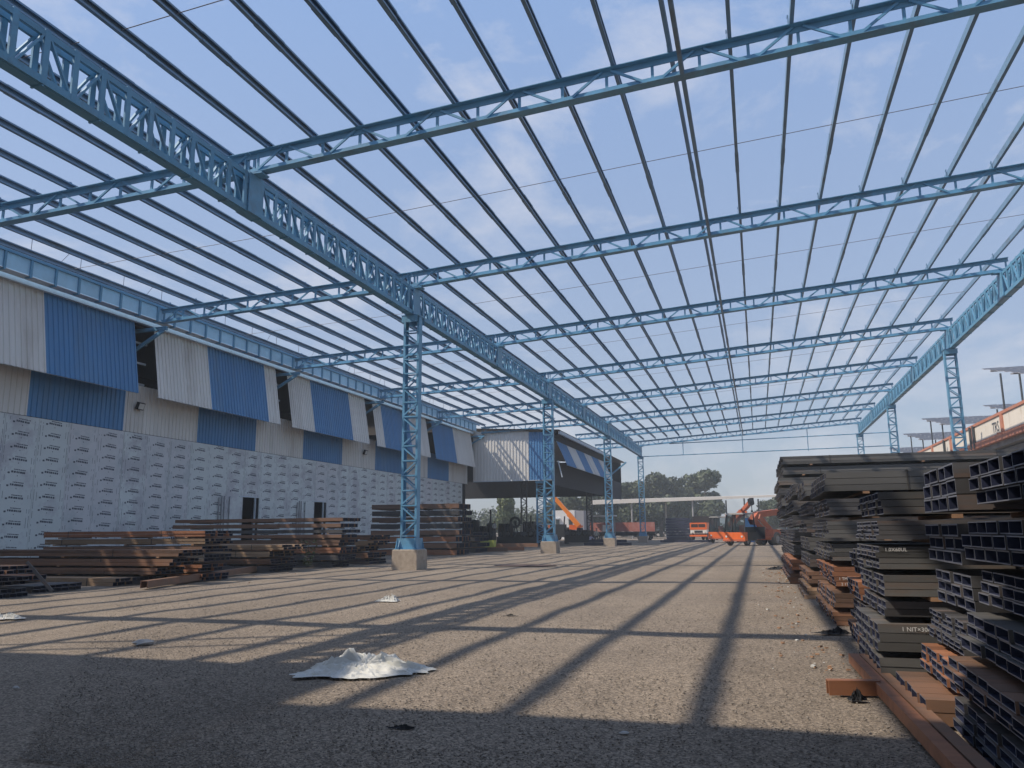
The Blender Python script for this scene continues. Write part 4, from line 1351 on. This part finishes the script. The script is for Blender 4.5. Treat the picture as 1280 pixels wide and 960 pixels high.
# crane with a raised bright orange boom inside the shed
t = thing('yard_crane', 'dark bodied crane with a bright orange boom raised beyond the machine shed', 'mobile crane', (-30.2, 132.0, 0), 0)
part('body', MB().bx(-2.6, 1.1, -1.1, 1.1, 0.5, 1.5).bx(-2.5, -0.6, -0.9, 0.9, 1.5, 2.6).bx(-0.4, 0.9, -0.8, 0.8, 1.5, 2.1), M_BLK, t)
part('rear_panel', MB().bx(0.3, 2.3, -1.15, -1.02, 1.7, 2.5).bx(0.4, 2.2, -1.02, 0.9, 2.1, 2.4), M_ORANGE, t)
part('hood', MB().bx(-3.3, -2.65, -0.9, 0.9, 2.0, 2.55), M_ORANGE2, t)
bm = part('boom', MB().prism([(-0.35, -0.38), (0.35, -0.38), (0.35, 0.38), (-0.35, 0.38)], (1.9, -0.9, 2.3), (0.2, -0.9, 4.3), (1, 0, 0.6)).bar((0.4, -0.9, 4.1), (-2.5, -0.9, 7.4), 0.55, 0.62), M_BOOM, t)
part('hydraulic_ram', MB().tube((-0.6, -0.85, 2.6), (-0.5, -0.9, 3.9), 0.11, 8), M_BLK, t)
for x in (-2.0, 0.5):
    for sy in (-1, 1):
        wheel(t, x, sy * 0.95, 0.5, 0.35, M_TYRE, 'y')

# lorry with an orange and cream front
t = thing('lorry', 'orange and cream fronted lorry with a dark load body behind the cranes', 'lorry', (-7.7, 126.0, 0), math.radians(-12))
part('cab', MB().bx(-1.25, 1.25, -3.9, -2.3, 1.55, 2.55).bx(-1.22, 1.22, -3.85, -2.3, 1.0, 1.55, 1), [M_ORANGE, M_CREAM], t)
part('windscreen', MB().bx(-1.05, -0.05, -3.93, -3.902, 1.9, 2.35).bx(0.05, 1.05, -3.93, -3.902, 1.9, 2.35), M_GLASS, t)
part('bumper', MB().bx(-1.3, 1.3, -4.05, -3.86, 0.55, 0.8), M_ORANGE, t)
part('grille', MB().bx(-0.6, 0.6, -3.9, -3.855, 1.1, 1.4), M_BLK, t)
for sx in (-1, 1):
    part('headlight', MB().tube((sx * 0.95, -3.91, 1.2), (sx * 0.95, -3.85, 1.2), 0.13, 10), M_LAMPG, t)
part('load_body', MB().bx(-1.3, 1.3, -2.2, 3.6, 1.2, 3.3).bx(-1.34, 1.34, -2.25, -2.2, 1.3, 3.5), M_BLK, t)
part('chassis', MB().bx(-0.6, 0.6, -3.8, 3.4, 0.6, 0.95), M_BLK, t)
for sx in (-1, 1):
    for yy in (-3.1, 2.3):
        wheel(t, sx * 1.05, yy, 0.5, 0.32, M_TYRE)

# trailer with faded red side
t = thing('trailer', 'long flat trailer with faded red sideboards under the distant open roof', 'trailer', (-20.5, 128.0, 0), math.radians(-4))
for i in range(5):
    part('sideboard', MB().bx(-5.2 + i * 2.1, -3.15 + i * 2.1, -1.26, -1.2, 1.35, 2.75), M_REDT, t)
part('bright_panel', MB().bx(-3.0, -1.9, -1.29, -1.265, 1.4, 2.4), M_WALLW, t)
part('deck', MB().bx(-5.3, 5.4, -1.2, 1.2, 1.05, 1.3), M_BLK, t)
part('chassis', MB().bx(-5.0, 5.0, -0.5, 0.5, 0.7, 1.05), M_BLK, t)
for x in (-4.0, -2.9, 2.9, 4.0):
    for sy in (-1, 1):
        wheel(t, x, sy * 0.98, 0.48, 0.3, M_TYRE, 'y')

# dark pile of stacked box sections far off
t = thing('dark_steel_pile', 'square dark blue steel pile standing beside the lorry', 'steel pile', (-11.7, 126.0, 0))
for i in range(8):
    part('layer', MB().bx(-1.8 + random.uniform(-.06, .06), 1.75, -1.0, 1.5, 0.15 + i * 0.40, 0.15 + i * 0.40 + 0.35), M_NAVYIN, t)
part('base_frame', MB().bx(-2.2, 2.0, -0.9, -0.7, 0, 0.15).bx(-2.2, 2.0, 1.1, 1.3, 0, 0.15), M_NAVYIN, t)

# machinery in the shed: dark shapes
t = thing('cable_reel', 'black spoked reel standing upright in the machine shed', 'reel', (-26.95, 90.0, 2.53))
mb = MB()
for i in range(24):
    a, b = 2 * math.pi * i / 24, 2 * math.pi * (i + 1) / 24
    mb.bar((math.cos(a) * .55, 0, math.sin(a) * .55), (math.cos(b) * .55, 0, math.sin(b) * .55), 0.25, 0.16, up=(0, 1, 0))
rim = part('rim', mb, M_BLK, t)
for i in range(6):
    a = math.pi * i / 6
    part('spoke', MB().bar((-math.cos(a) * .5, 0, -math.sin(a) * .5), (math.cos(a) * .5, 0, math.sin(a) * .5), 0.06, 0.06, up=(0, 1, 0)), M_BLK, t)
part('stand', MB().bar((-0.5, 0.2, -2.53), (0, 0.2, 0), 0.1, 0.1).bar((0.5, 0.2, -2.53), (0, 0.2, 0), 0.1, 0.1), M_BLK, t)


def machine(x, y, label, seed, wd=4.0, hh=2.2):
    r = random.Random(seed)
    t = thing('rolling_machine', label, 'machine', (x, y, 0), 0, 'dark machines in the shed')
    part('bed', MB().bx(-wd / 2, wd / 2, -0.7, 0.7, 0.15, 0.95).bx(-wd / 2, -wd / 2 + .3, -0.6, 0.6, 0, 0.15).bx(wd / 2 - .3, wd / 2, -0.6, 0.6, 0, 0.15), M_BLK, t)
    for i in range(5):
        xx = -wd / 2 + (i + 0.5) * wd / 5
        h = hh * r.uniform(0.55, 1.0)
        part('roll_stand', MB().bx(xx - 0.28, xx - 0.1, -0.6, 0.6, 0.95, h).bx(xx + 0.1, xx + 0.28, -0.6, 0.6, 0.95, h).bx(xx - 0.26, xx + 0.26, -0.5, 0.5, h, h + 0.12), M_BLK, t)
        part('roll', MB().tube((xx, -0.75, 1.25), (xx, 0.75, 1.25), 0.22, 10), M_POST, t)
    part('guard_post', MB().tube((wd / 2 - 0.2, -0.8, 0), (wd / 2 - 0.2, -0.8, hh + 0.9), 0.09, 6), M_BLK, t)


machine(-30.4, 86.0, 'black rolling machine in the shed, left of the spoked reel', 1, 4.5, 3.0)
machine(-25.9, 87.0, 'black rolling machine in the shed, right below the spoked reel', 2, 4.2, 2.3)
machine(-22.5, 84.0, 'low black machine at the shed edge, behind the second pedestal', 3, 3.6, 2.0)
machine(-31.5, 82.5, 'tall black machine nearest the workshop corner', 5, 3.4, 3.2)
machine(-24.0, 89.5, 'black machine between the spoked reel and the second column', 6, 3.6, 2.7)
machine(-28.3, 81.8, 'low black machine in front of the spoked reel', 7, 3.0, 1.7)
machine(-20.6, 96.0, 'black machine by the workers under the striped flaps', 4, 3.6, 2.4)
for i, (x, y, w_, h_, l) in enumerate([(-26.6, 95.5, 2.4, 2.3, 'small white hut wall seen behind the spoked reel')]):
    t = thing('white_cabin', l, 'cabin', (x, y, 0))
    part('wall', MB().bx(-w_ / 2, w_ / 2, 0, 1.5, 0, h_), M_WALLW, t)
    part('roof', MB().bx(-w_ / 2 - .1, w_ / 2 + .1, -0.1, 1.6, h_, h_ + 0.08), M_GREYTRIM, t)
# beams stacked low near the third pedestal
for i, (x0, x1, y, z, l) in enumerate([(-17.5, -12.6, 83.5, 0.0, 'low dark beam lying behind the second pedestal, lower one'), (-17.2, -13.2, 84.3, 0.3, 'low dark beam lying behind the second pedestal, upper one'),
                                       (-12.0, -5.5, 104.0, 0.0, 'low dark beam lying on the gravel beyond the third pedestal')]):
    loose_channel((x0, y, z), (x1, y, z), 0.3, 0.28, M_NAVYIN, l)


# ------------------------------------------------------------------ people (far away, small)
def person(loc, rz, shirt, label, pose='stand'):
    t = thing('person', label, 'person', loc, rz, 'workers by the shed')
    if pose == 'stand':
        J = {'pel': (0, 0, .92, .135), 'wst': (0, -.01, 1.08, .125), 'chs': (0, 0, 1.30, .15), 'nck': (0, -.01, 1.47, .06), 'hdl': (0, -.03, 1.56, .085), 'hdt': (0, -.02, 1.68, .085),
             'lh': (.1, 0, .86, .095), 'lk': (.12, -.03, .48, .065), 'la': (.13, .02, .08, .045), 'lt': (.14, -.14, .04, .04),
             'rh': (-.1, 0, .86, .095), 'rk': (-.12, -.05, .48, .065), 'ra': (-.13, .0, .08, .045), 'rt': (-.14, -.16, .04, .04),
             'ls': (.19, 0, 1.38, .065), 'le': (.26, -.02, 1.10, .048), 'lw': (.24, -.16, .90, .034), 'lf': (.23, -.22, .83, .036),
             'rs': (-.19, 0, 1.38, .065), 're': (-.27, .0, 1.10, .048), 'rw': (-.25, -.14, .88, .034), 'rf': (-.24, -.19, .80, .036)}
    else:
        J = {'pel': (0, .12, .34, .14), 'wst': (0, .06, .50, .13), 'chs': (0, -.08, .72, .15), 'nck': (0, -.16, .88, .06), 'hdl': (0, -.20, .95, .085), 'hdt': (0, -.22, 1.07, .085),
             'lh': (.1, .05, .33, .095), 'lk': (.16, -.30, .50, .068), 'la': (.15, -.14, .09, .045), 'lt': (.16, -.32, .04, .04),
             'rh': (-.1, .05, .33, .095), 'rk': (-.16, -.30, .50, .068), 'ra': (-.15, -.14, .09, .045), 'rt': (-.16, -.32, .04, .04),
             'ls': (.19, -.10, .80, .065), 'le': (.25, -.30, .62, .048), 'lw': (.16, -.48, .50, .034), 'lf': (.13, -.54, .45, .036),
             'rs': (-.19, -.10, .80, .065), 're': (-.25, -.30, .62, .048), 'rw': (-.16, -.48, .50, .034), 'rf': (-.13, -.54, .45, .036)}
    E_ = [('pel', 'wst'), ('wst', 'chs'), ('chs', 'nck'), ('nck', 'hdl'), ('hdl', 'hdt'), ('pel', 'lh'), ('lh', 'lk'), ('lk', 'la'), ('la', 'lt'), ('pel', 'rh'), ('rh', 'rk'), ('rk', 'ra'), ('ra', 'rt'),
          ('chs', 'ls'), ('ls', 'le'), ('le', 'lw'), ('lw', 'lf'), ('chs', 'rs'), ('rs', 're'), ('re', 'rw'), ('rw', 'rf')]
    keys = list(J)
    me = D.meshes.new('body')
    me.from_pydata([J[k][:3] for k in keys], [(keys.index(a), keys.index(b)) for a, b in E_], [])
    o = D.objects.new('body', me)
    COL.objects.link(o)
    sk = o.modifiers.new('skin', 'SKIN')
    for i, k in enumerate(keys):
        me.skin_vertices[0].data[i].radius = (J[k][3], J[k][3] * (0.8 if k in ('chs', 'wst', 'pel') else 1.0))
        me.skin_vertices[0].data[i].use_root = (k == 'pel')
    sb = o.modifiers.new('sub', 'SUBSURF')
    sb.levels = 2
    dg = bpy.context.evaluated_depsgraph_get()
    m2 = D.meshes.new_from_object(o.evaluated_get(dg))
    D.objects.remove(o)
    m2.materials.clear()
    for M in (shirt, M_TROU, M_SKIN):
        m2.materials.append(M)
    waist = J['pel'][2] + 0.03
    mi = []
    for p in m2.polygons:
        c = p.center
        if pose == 'stand':
            v = 1 if c.z < waist and abs(c.x) < 0.22 else 0
            v = 2 if c.z > 1.47 or (abs(c.x) > 0.2 and c.z < 1.02) or c.z < 0.06 else v
        else:
            v = 1 if c.z < 0.42 or (c.z < 0.60 and c.y < -0.12 and abs(c.x) < 0.23 and c.y > -0.40) else 0
            v = 2 if c.z > 0.87 or c.y < -0.42 or c.z < 0.06 else v
        mi.append(v)
    m2.polygons.foreach_set('material_index', mi)
    smooth(m2)
    part('body', m2, None, t)
    hx, hy, hz_ = J['hdt'][:3]
    mb = MB()
    for i in range(5):
        for j in range(10):
            a = 2 * math.pi * j / 10
            ph = math.pi / 2 * i / 4.5
            mb.v.append((hx + math.cos(a) * math.cos(ph) * .098, hy + 0.015 + math.sin(a) * math.cos(ph) * .105, hz_ + math.sin(ph) * .10 - 0.0))
    for i in range(4):
        for j in range(10):
            mb.f.append((i * 10 + j, i * 10 + (j + 1) % 10, (i + 1) * 10 + (j + 1) % 10, (i + 1) * 10 + j))
            mb.m.append(0)
    mb.f.append(tuple(range(40, 50)))
    mb.m.append(0)
    part('hair', mb, M_HAIR, t)
    return t


person((-18.57, 92.0, 0), 2.6, M_SHIRTL, 'person in a lilac shirt crouching by the machines left of the third pedestal', 'crouch')
person((-17.44, 90.0, 0), 0.4, M_SHIRTG, 'person in a khaki shirt standing beside the crouching worker', 'stand')
person((-27.9, 85.2, 0.9), 1.0, M_SHIRTW, 'person in a white shirt up among the black machines in the shed', 'stand')

# ------------------------------------------------------------------ things beyond the yard
t = thing('open_shed', 'distant open shed with a long pale flat roof on thin posts', 'shed', (0, 150.0, 0))
part('roof', MB().add([(-30, 0, 6.35), (9, 0, 7.25), (9, 0, 7.55), (-30, 0, 7.15), (-30, 9, 6.75), (9, 9, 7.65), (9, 9, 7.95), (-30, 9, 7.55)], [(0, 1, 2, 3), (1, 5, 6, 2), (5, 4, 7, 6), (4, 0, 3, 7), (3, 2, 6, 7), (0, 4, 5, 1)]), M_CANO, t)
for i, x in enumerate((-27, -23.4, -22.4, -16.8, -11.3, -5.6, -2.2, 0.2, 4.0)):
    zt = 6.35 + (x + 30) * 0.9 / 39
    part('post', MB().tube((x, 0.6 + (i % 2) * 6, 0), (x, 0.6 + (i % 2) * 6, zt + 0.02), 0.14, 8), M_GREYM if i < 5 else M_POST, t)
t = thing('white_block_house', 'small white flat roofed house with a grey side wall beyond the shed', 'house', (-34.4, 150.0, 0))
part('wall', MB().bx(-2.3, 1.9, -3, 3, 0, 5.3).bx(1.9, 3.6, -2.9, 3, 0, 5.2, 1), [M_WALLW, M_WALLG], t)
part('window_shade', MB().bx(0.6, 1.7, -3.4, -3.002, 3.7, 3.85).bx(-1.8, -0.9, -3.4, -3.002, 3.7, 3.85), M_GREYTRIM, t)
part('window', MB().bx(0.75, 1.5, -3.06, -3.002, 2.6, 3.6).bx(-1.7, -1.0, -3.06, -3.002, 2.6, 3.6), M_GLASS, t)
t = thing('blue_drum_cart', 'small blue and white cabin seen between the cranes', 'cabin', (-0.9, 104.0, 0))
part('cabin_body', MB().bx(-0.7, 0.7, -0.7, 0.7, 0, 2.9).bx(-0.72, 0.72, -0.72, 0.72, 2.9, 3.5, 1), [M_BLUEB, M_WALLW], t)
t = thing('white_lean_to', 'white flat awning on posts by the machines under the striped flaps', 'awning', (-23.4, 125.5, 0))
part('roof', MB().bx(-2.2, 2.2, -1, 1, 3.7, 3.85), M_WALLW, t)
for x in (-2.0, 2.0):
    part('post', MB().bx(x - .06, x + .06, -.06, .06, 0, 3.7), M_GREYM, t)

# terraced concrete building on the right with a painted parapet
gx = 17.0
gb = thing('concrete_grandstand', 'concrete building on the right with a cream and terracotta parapet', 'building', (gx, 0, 0))
G0, G1 = 40.0, 104.0
part('coping', MB().bx(-0.08, 0.5, G0, G1, 9.42, 9.62), M_TERRA, gb)
part('lower_band', MB().bx(-0.10, 0.5, G0, G1, 7.66, 8.14), M_TERRA, gb)
yy = G0
i = 0
while yy < G1 - 1:
    part('parapet_panel', MB().bx(0.0, 0.3, yy + 0.3, min(yy + 7.7, G1), 8.14, 9.42), M_CREAM, gb)
    part('parapet_pier', MB().bx(-0.09, 0.4, yy - 0.3, yy + 0.3, 8.145, 9.415), M_TERRA, gb)
    yy += 8.0
part('drain_spout', MB().bar((-0.45, 63.9, 8.05), (0, 63.9, 8.05), 0.12, 0.12), M_TERRA, gb)
part('slab', MB().bx(0.2, 14, G0, G1, 7.3, 7.655).bx(0.5, 14, G0, G1 + 0, 9.3, 9.40), M_GCONC, gb)
part('raking_beam', MB().bar((0.9, 52, 6.9), (0.9, G1, 6.9), 0.5, 0.6), M_GCONC, gb)
for yv in (54.0, 60.0, 68.0, 72.5, 77.0, 86.0, 95.0, 103.0):
    part('pillar', MB().bx(1.0, 1.9, yv - 0.4, yv + 0.4, 0, 7.3), M_GCONC, gb)
part('back_wall', MB().bx(7.0, 7.4, G0, G1, 0, 7.3), M_DARK, gb)
part('floor_slab', MB().bx(0.8, 7.0, G0, G1, 3.3, 3.7), M_GCONC, gb)
me = text_mesh('TRS', 1.05, M_INK, 0.01)
part('lettering', me, None, gb, (-0.02, 66.6, 8.36), (math.pi / 2, 0, -math.pi / 2))
# darker grime streaks: drain pipes down the parapet
for yv in (71.6, 72.6, 82.3):
    part('drain_pipe', MB().tube((-0.13, yv, 7.7), (-0.13, yv, 9.5), 0.10, 6), M_POST, gb)


def solar(yfar, ztip, xl, label, posts, xr=30.0):
    t = thing('solar_array', label, 'solar array', (xl, yfar, ztip), 0, 'solar arrays on the right hand roof')
    n = 6
    nx = 9
    dy, dz = -4.2, -1.25
    step = (xr - xl) / nx
    for j in range(n):
        for i in range(nx):
            x0 = i * step + j * 0.28
            a = Vector((x0, dy * j / n, dz * j / n))
            b = Vector((0, dy / n * 0.90, dz / n * 0.90))
            c = Vector((step * 0.95, 0, 0.02))
            nrm = Vector((0, 0, -0.04))
            vs = [a, a + c, a + c + b, a + b, a + nrm, a + c + nrm, a + c + b + nrm, a + b + nrm]
            part('module', MB().add(vs, [(3, 2, 1, 0), (4, 5, 6, 7), (0, 1, 5, 4), (1, 2, 6, 5), (2, 3, 7, 6), (3, 0, 4, 7)], [0, 0, 1, 1, 1, 1]), [M_SOLAR, M_SFRAME], t)
    for (px, py, zl) in posts:
        zz = dz * (py / dy)
        part('post', MB().tube((px, py, zl - ztip), (px, py, zz - 0.05), 0.07, 6), M_POST, t)
    part('purlin_rail', MB().bar((0.3, -1.0, -0.42), (xr - xl, -1.0, -0.42), 0.08, 0.1).bar((1.0, -3.2, -1.07), (xr - xl, -3.2, -1.07), 0.08, 0.1), M_SFRAME, t)


solar(68.0, 13.5, 17.1, 'tilted grey solar array raised highest at the right edge', [(0.35, -3.2, 9.6), (1.5, -3.4, 9.6), (5.0, -3.4, 9.6)])
solar(92.0, 12.8, 17.0, 'second tilted grey solar array along the roof, behind the right column', [(0.6, -1.2, 9.6), (1.4, -2.4, 9.6), (3.2, -3.4, 9.6)])
solar(80.5, 12.35, 20.0, 'grey solar array set back between the first and second arrays', [(0.5, -2.2, 9.6), (3.2, -3.2, 9.6)])
solar(103.5, 12.5, 17.0, 'third tilted grey solar array along the roof', [(0.6, -1.2, 9.6), (1.6, -2.4, 9.6), (2.8, -3.0, 9.6)])
solar(116.0, 12.0, 17.2, 'farthest low grey solar array just over the steel stacks', [(0.8, -1.2, 9.6), (2.2, -2.4, 9.6)])


# ------------------------------------------------------------------ trees
def leaf_cloud(n, clumps, size, seed):
    g = np.random.default_rng(seed)
    cl_ = np.array(clumps)
    wgt = cl_[:, 3] ** 2
    ci = g.choice(len(cl_), n, p=wgt / wgt.sum())
    d = g.normal(size=(n, 3))
    d /= np.linalg.norm(d, axis=1)[:, None]
    rad = cl_[ci, 3] * (0.55 + 0.5 * g.random(n) ** 0.6)
    c = cl_[ci, :3] + d * rad[:, None] * np.array([1, 1, 0.78])
    nrm = d + 0.7 * g.normal(size=(n, 3))
    nrm /= np.linalg.norm(nrm, axis=1)[:, None]
    u = np.cross(nrm, g.normal(size=(n, 3)))
    u /= np.linalg.norm(u, axis=1)[:, None]
    v = np.cross(nrm, u)
    s = size * (0.6 + 0.8 * g.random(n))[:, None]
    P = np.stack([c - u * s, c + v * s * 0.55, c + u * s, c - v * s * 0.55], 1).reshape(-1, 3)
    F = np.arange(n * 4).reshape(n, 4)
    me = D.meshes.new('crown')
    me.from_pydata(P.tolist(), [], F.tolist())
    return me


def tree_kind(h, spread, seed, n, M, slim=False):
    r = random.Random(seed)
    mb = MB()
    mb.tube((0, 0, 0), (0.1, 0, h * 0.35), h * 0.028, 7, 0, h * 0.02)
    clumps = []
    k = 15 if not slim else 9
    for i in range(k):
        a = r.uniform(0, 6.28)
        z = h * r.uniform(0.30, 0.90)
        if slim:
            q = spread * (1.05 - z / h) * r.uniform(0.2, 0.7)
        else:
            q = spread * math.sin(min(1.0, (z / h - 0.12) / 0.62) * 2.3) * r.uniform(0.35, 0.85)
        p = (math.cos(a) * q, math.sin(a) * q, z)
        rr = (0.15 if slim else 0.155) * h * r.uniform(0.7, 1.15)
        clumps.append((*p, rr))
        mb.tube((0.05, 0, h * r.uniform(0.18, 0.34)), p, h * 0.010, 5, 0, h * 0.003)
    clumps.append((0, 0, h * 0.86, h * 0.12))
    clumps.append((0, 0, h * 0.5, h * 0.2))
    cm = leaf_cloud(n, clumps, 0.027 * h + 0.06, seed)
    cm.materials.append(M)
    return mb.mesh('trunk', M_BARK), cm


KINDS = [tree_kind(12.5, 5.4, 1, 5200, M_LEAF), tree_kind(11.5, 4.8, 2, 5000, M_LEAF), tree_kind(13, 5.8, 3, 5600, M_LEAF), tree_kind(8.6, 2.3, 4, 3600, M_LEAF2, True)]


def tree(x, y, kind, s, label, rz=0.0):
    t = thing('tree', label, 'tree', (x, y, -0.3), rz, 'trees beyond the yard')
    t.scale = (s, s, s)
    tm, cm = KINDS[kind]
    link('trunk', tm, t)
    link('crown', cm, t)


tree(-49.9, 160, 3, 1.12, 'slim pale green tree standing alone in the opening under the machine shed', 0.4)
TL = [(-21.0, 185, 0, 1.18, 'broad green tree above the distant open shed, left of the rounded one'), (-12.6, 188, 2, 1.18, 'rounded dark green tree rising above the middle of the distant open shed'),
      (-26.5, 182, 1, 1.12, 'bushy green tree behind the far lattice column'), (-32.5, 184, 2, 1.0, 'dark green tree just right of the machine shed corner'),
      (-38.5, 178, 0, 1.05, 'green tree behind the white block house, beside the shed columns'), (-45.0, 186, 1, 0.86, 'low green tree behind the orange boom'),
      (2.6, 170, 1, 0.66, 'small dark tree beside the tall steel stack'), (5.8, 176, 0, 0.80, 'green tree half hidden by the tall steel stack'), (-3.6, 186, 2, 0.40, 'low bush right of the rounded tree'),
      (-16.5, 194, 1, 1.0, 'green tree filling the dip between the two big crowns'), (-24.0, 196, 2, 1.0, 'green tree behind the left post of the distant shed')]
for i, (x, y, kd, s, l) in enumerate(TL):
    tree(x, y, kd, s, l, i * 1.1)
# far wood beyond the shed floor that reads as one mass
g = np.random.default_rng(9)
cl2 = []
for i in range(90):
    x = -118 + i * 1.45 + g.normal() * 0.6
    if -14 < x < -1:
        continue
    cl2.append((x, 205 + g.normal() * 3, 3.4 + g.random() * 2.4, 2.6 + g.random() * 1.4))
    cl2.append((x, 203 + g.normal() * 3, 3.0 + g.random() * 1.5, 2.4))
    cl2.append((x, 206 + g.normal() * 3, 0.8 + g.random() * 1.2, 2.2))
for i in range(40):
    cl2.append((-14 + i * 1.0, 203 + g.normal() * 2, 0.6 + g.random() * 1.4, 1.8))
wm = leaf_cloud(42000, cl2, 0.34, 21)
wm.materials.append(M_LEAF)
tag(link('distant_wood', wm), 'low distant belt of green trees along the horizon', kind='stuff')

# ------------------------------------------------------------------ the hazy air of the yard
hm = D.materials.new('hazy_air')
hm.use_nodes = True
ht = hm.node_tree
ht.nodes.clear()
ho = N(ht, 'ShaderNodeOutputMaterial')
hv = N(ht, 'ShaderNodeVolumePrincipled')
hv.inputs['Color'].default_value = (0.86, 0.92, 0.97, 1)
hv.inputs['Density'].default_value = 0.0012
hv.inputs['Anisotropy'].default_value = 0.0
ht.links.new(hv.outputs['Volume'], ho.inputs['Volume'])
hb = MB().bx(-180, 90, -70, 260, -1.2, 24)
tag(link('haze', hb.mesh('haze', hm)), 'thin pale haze lying over the whole yard', kind='stuff')
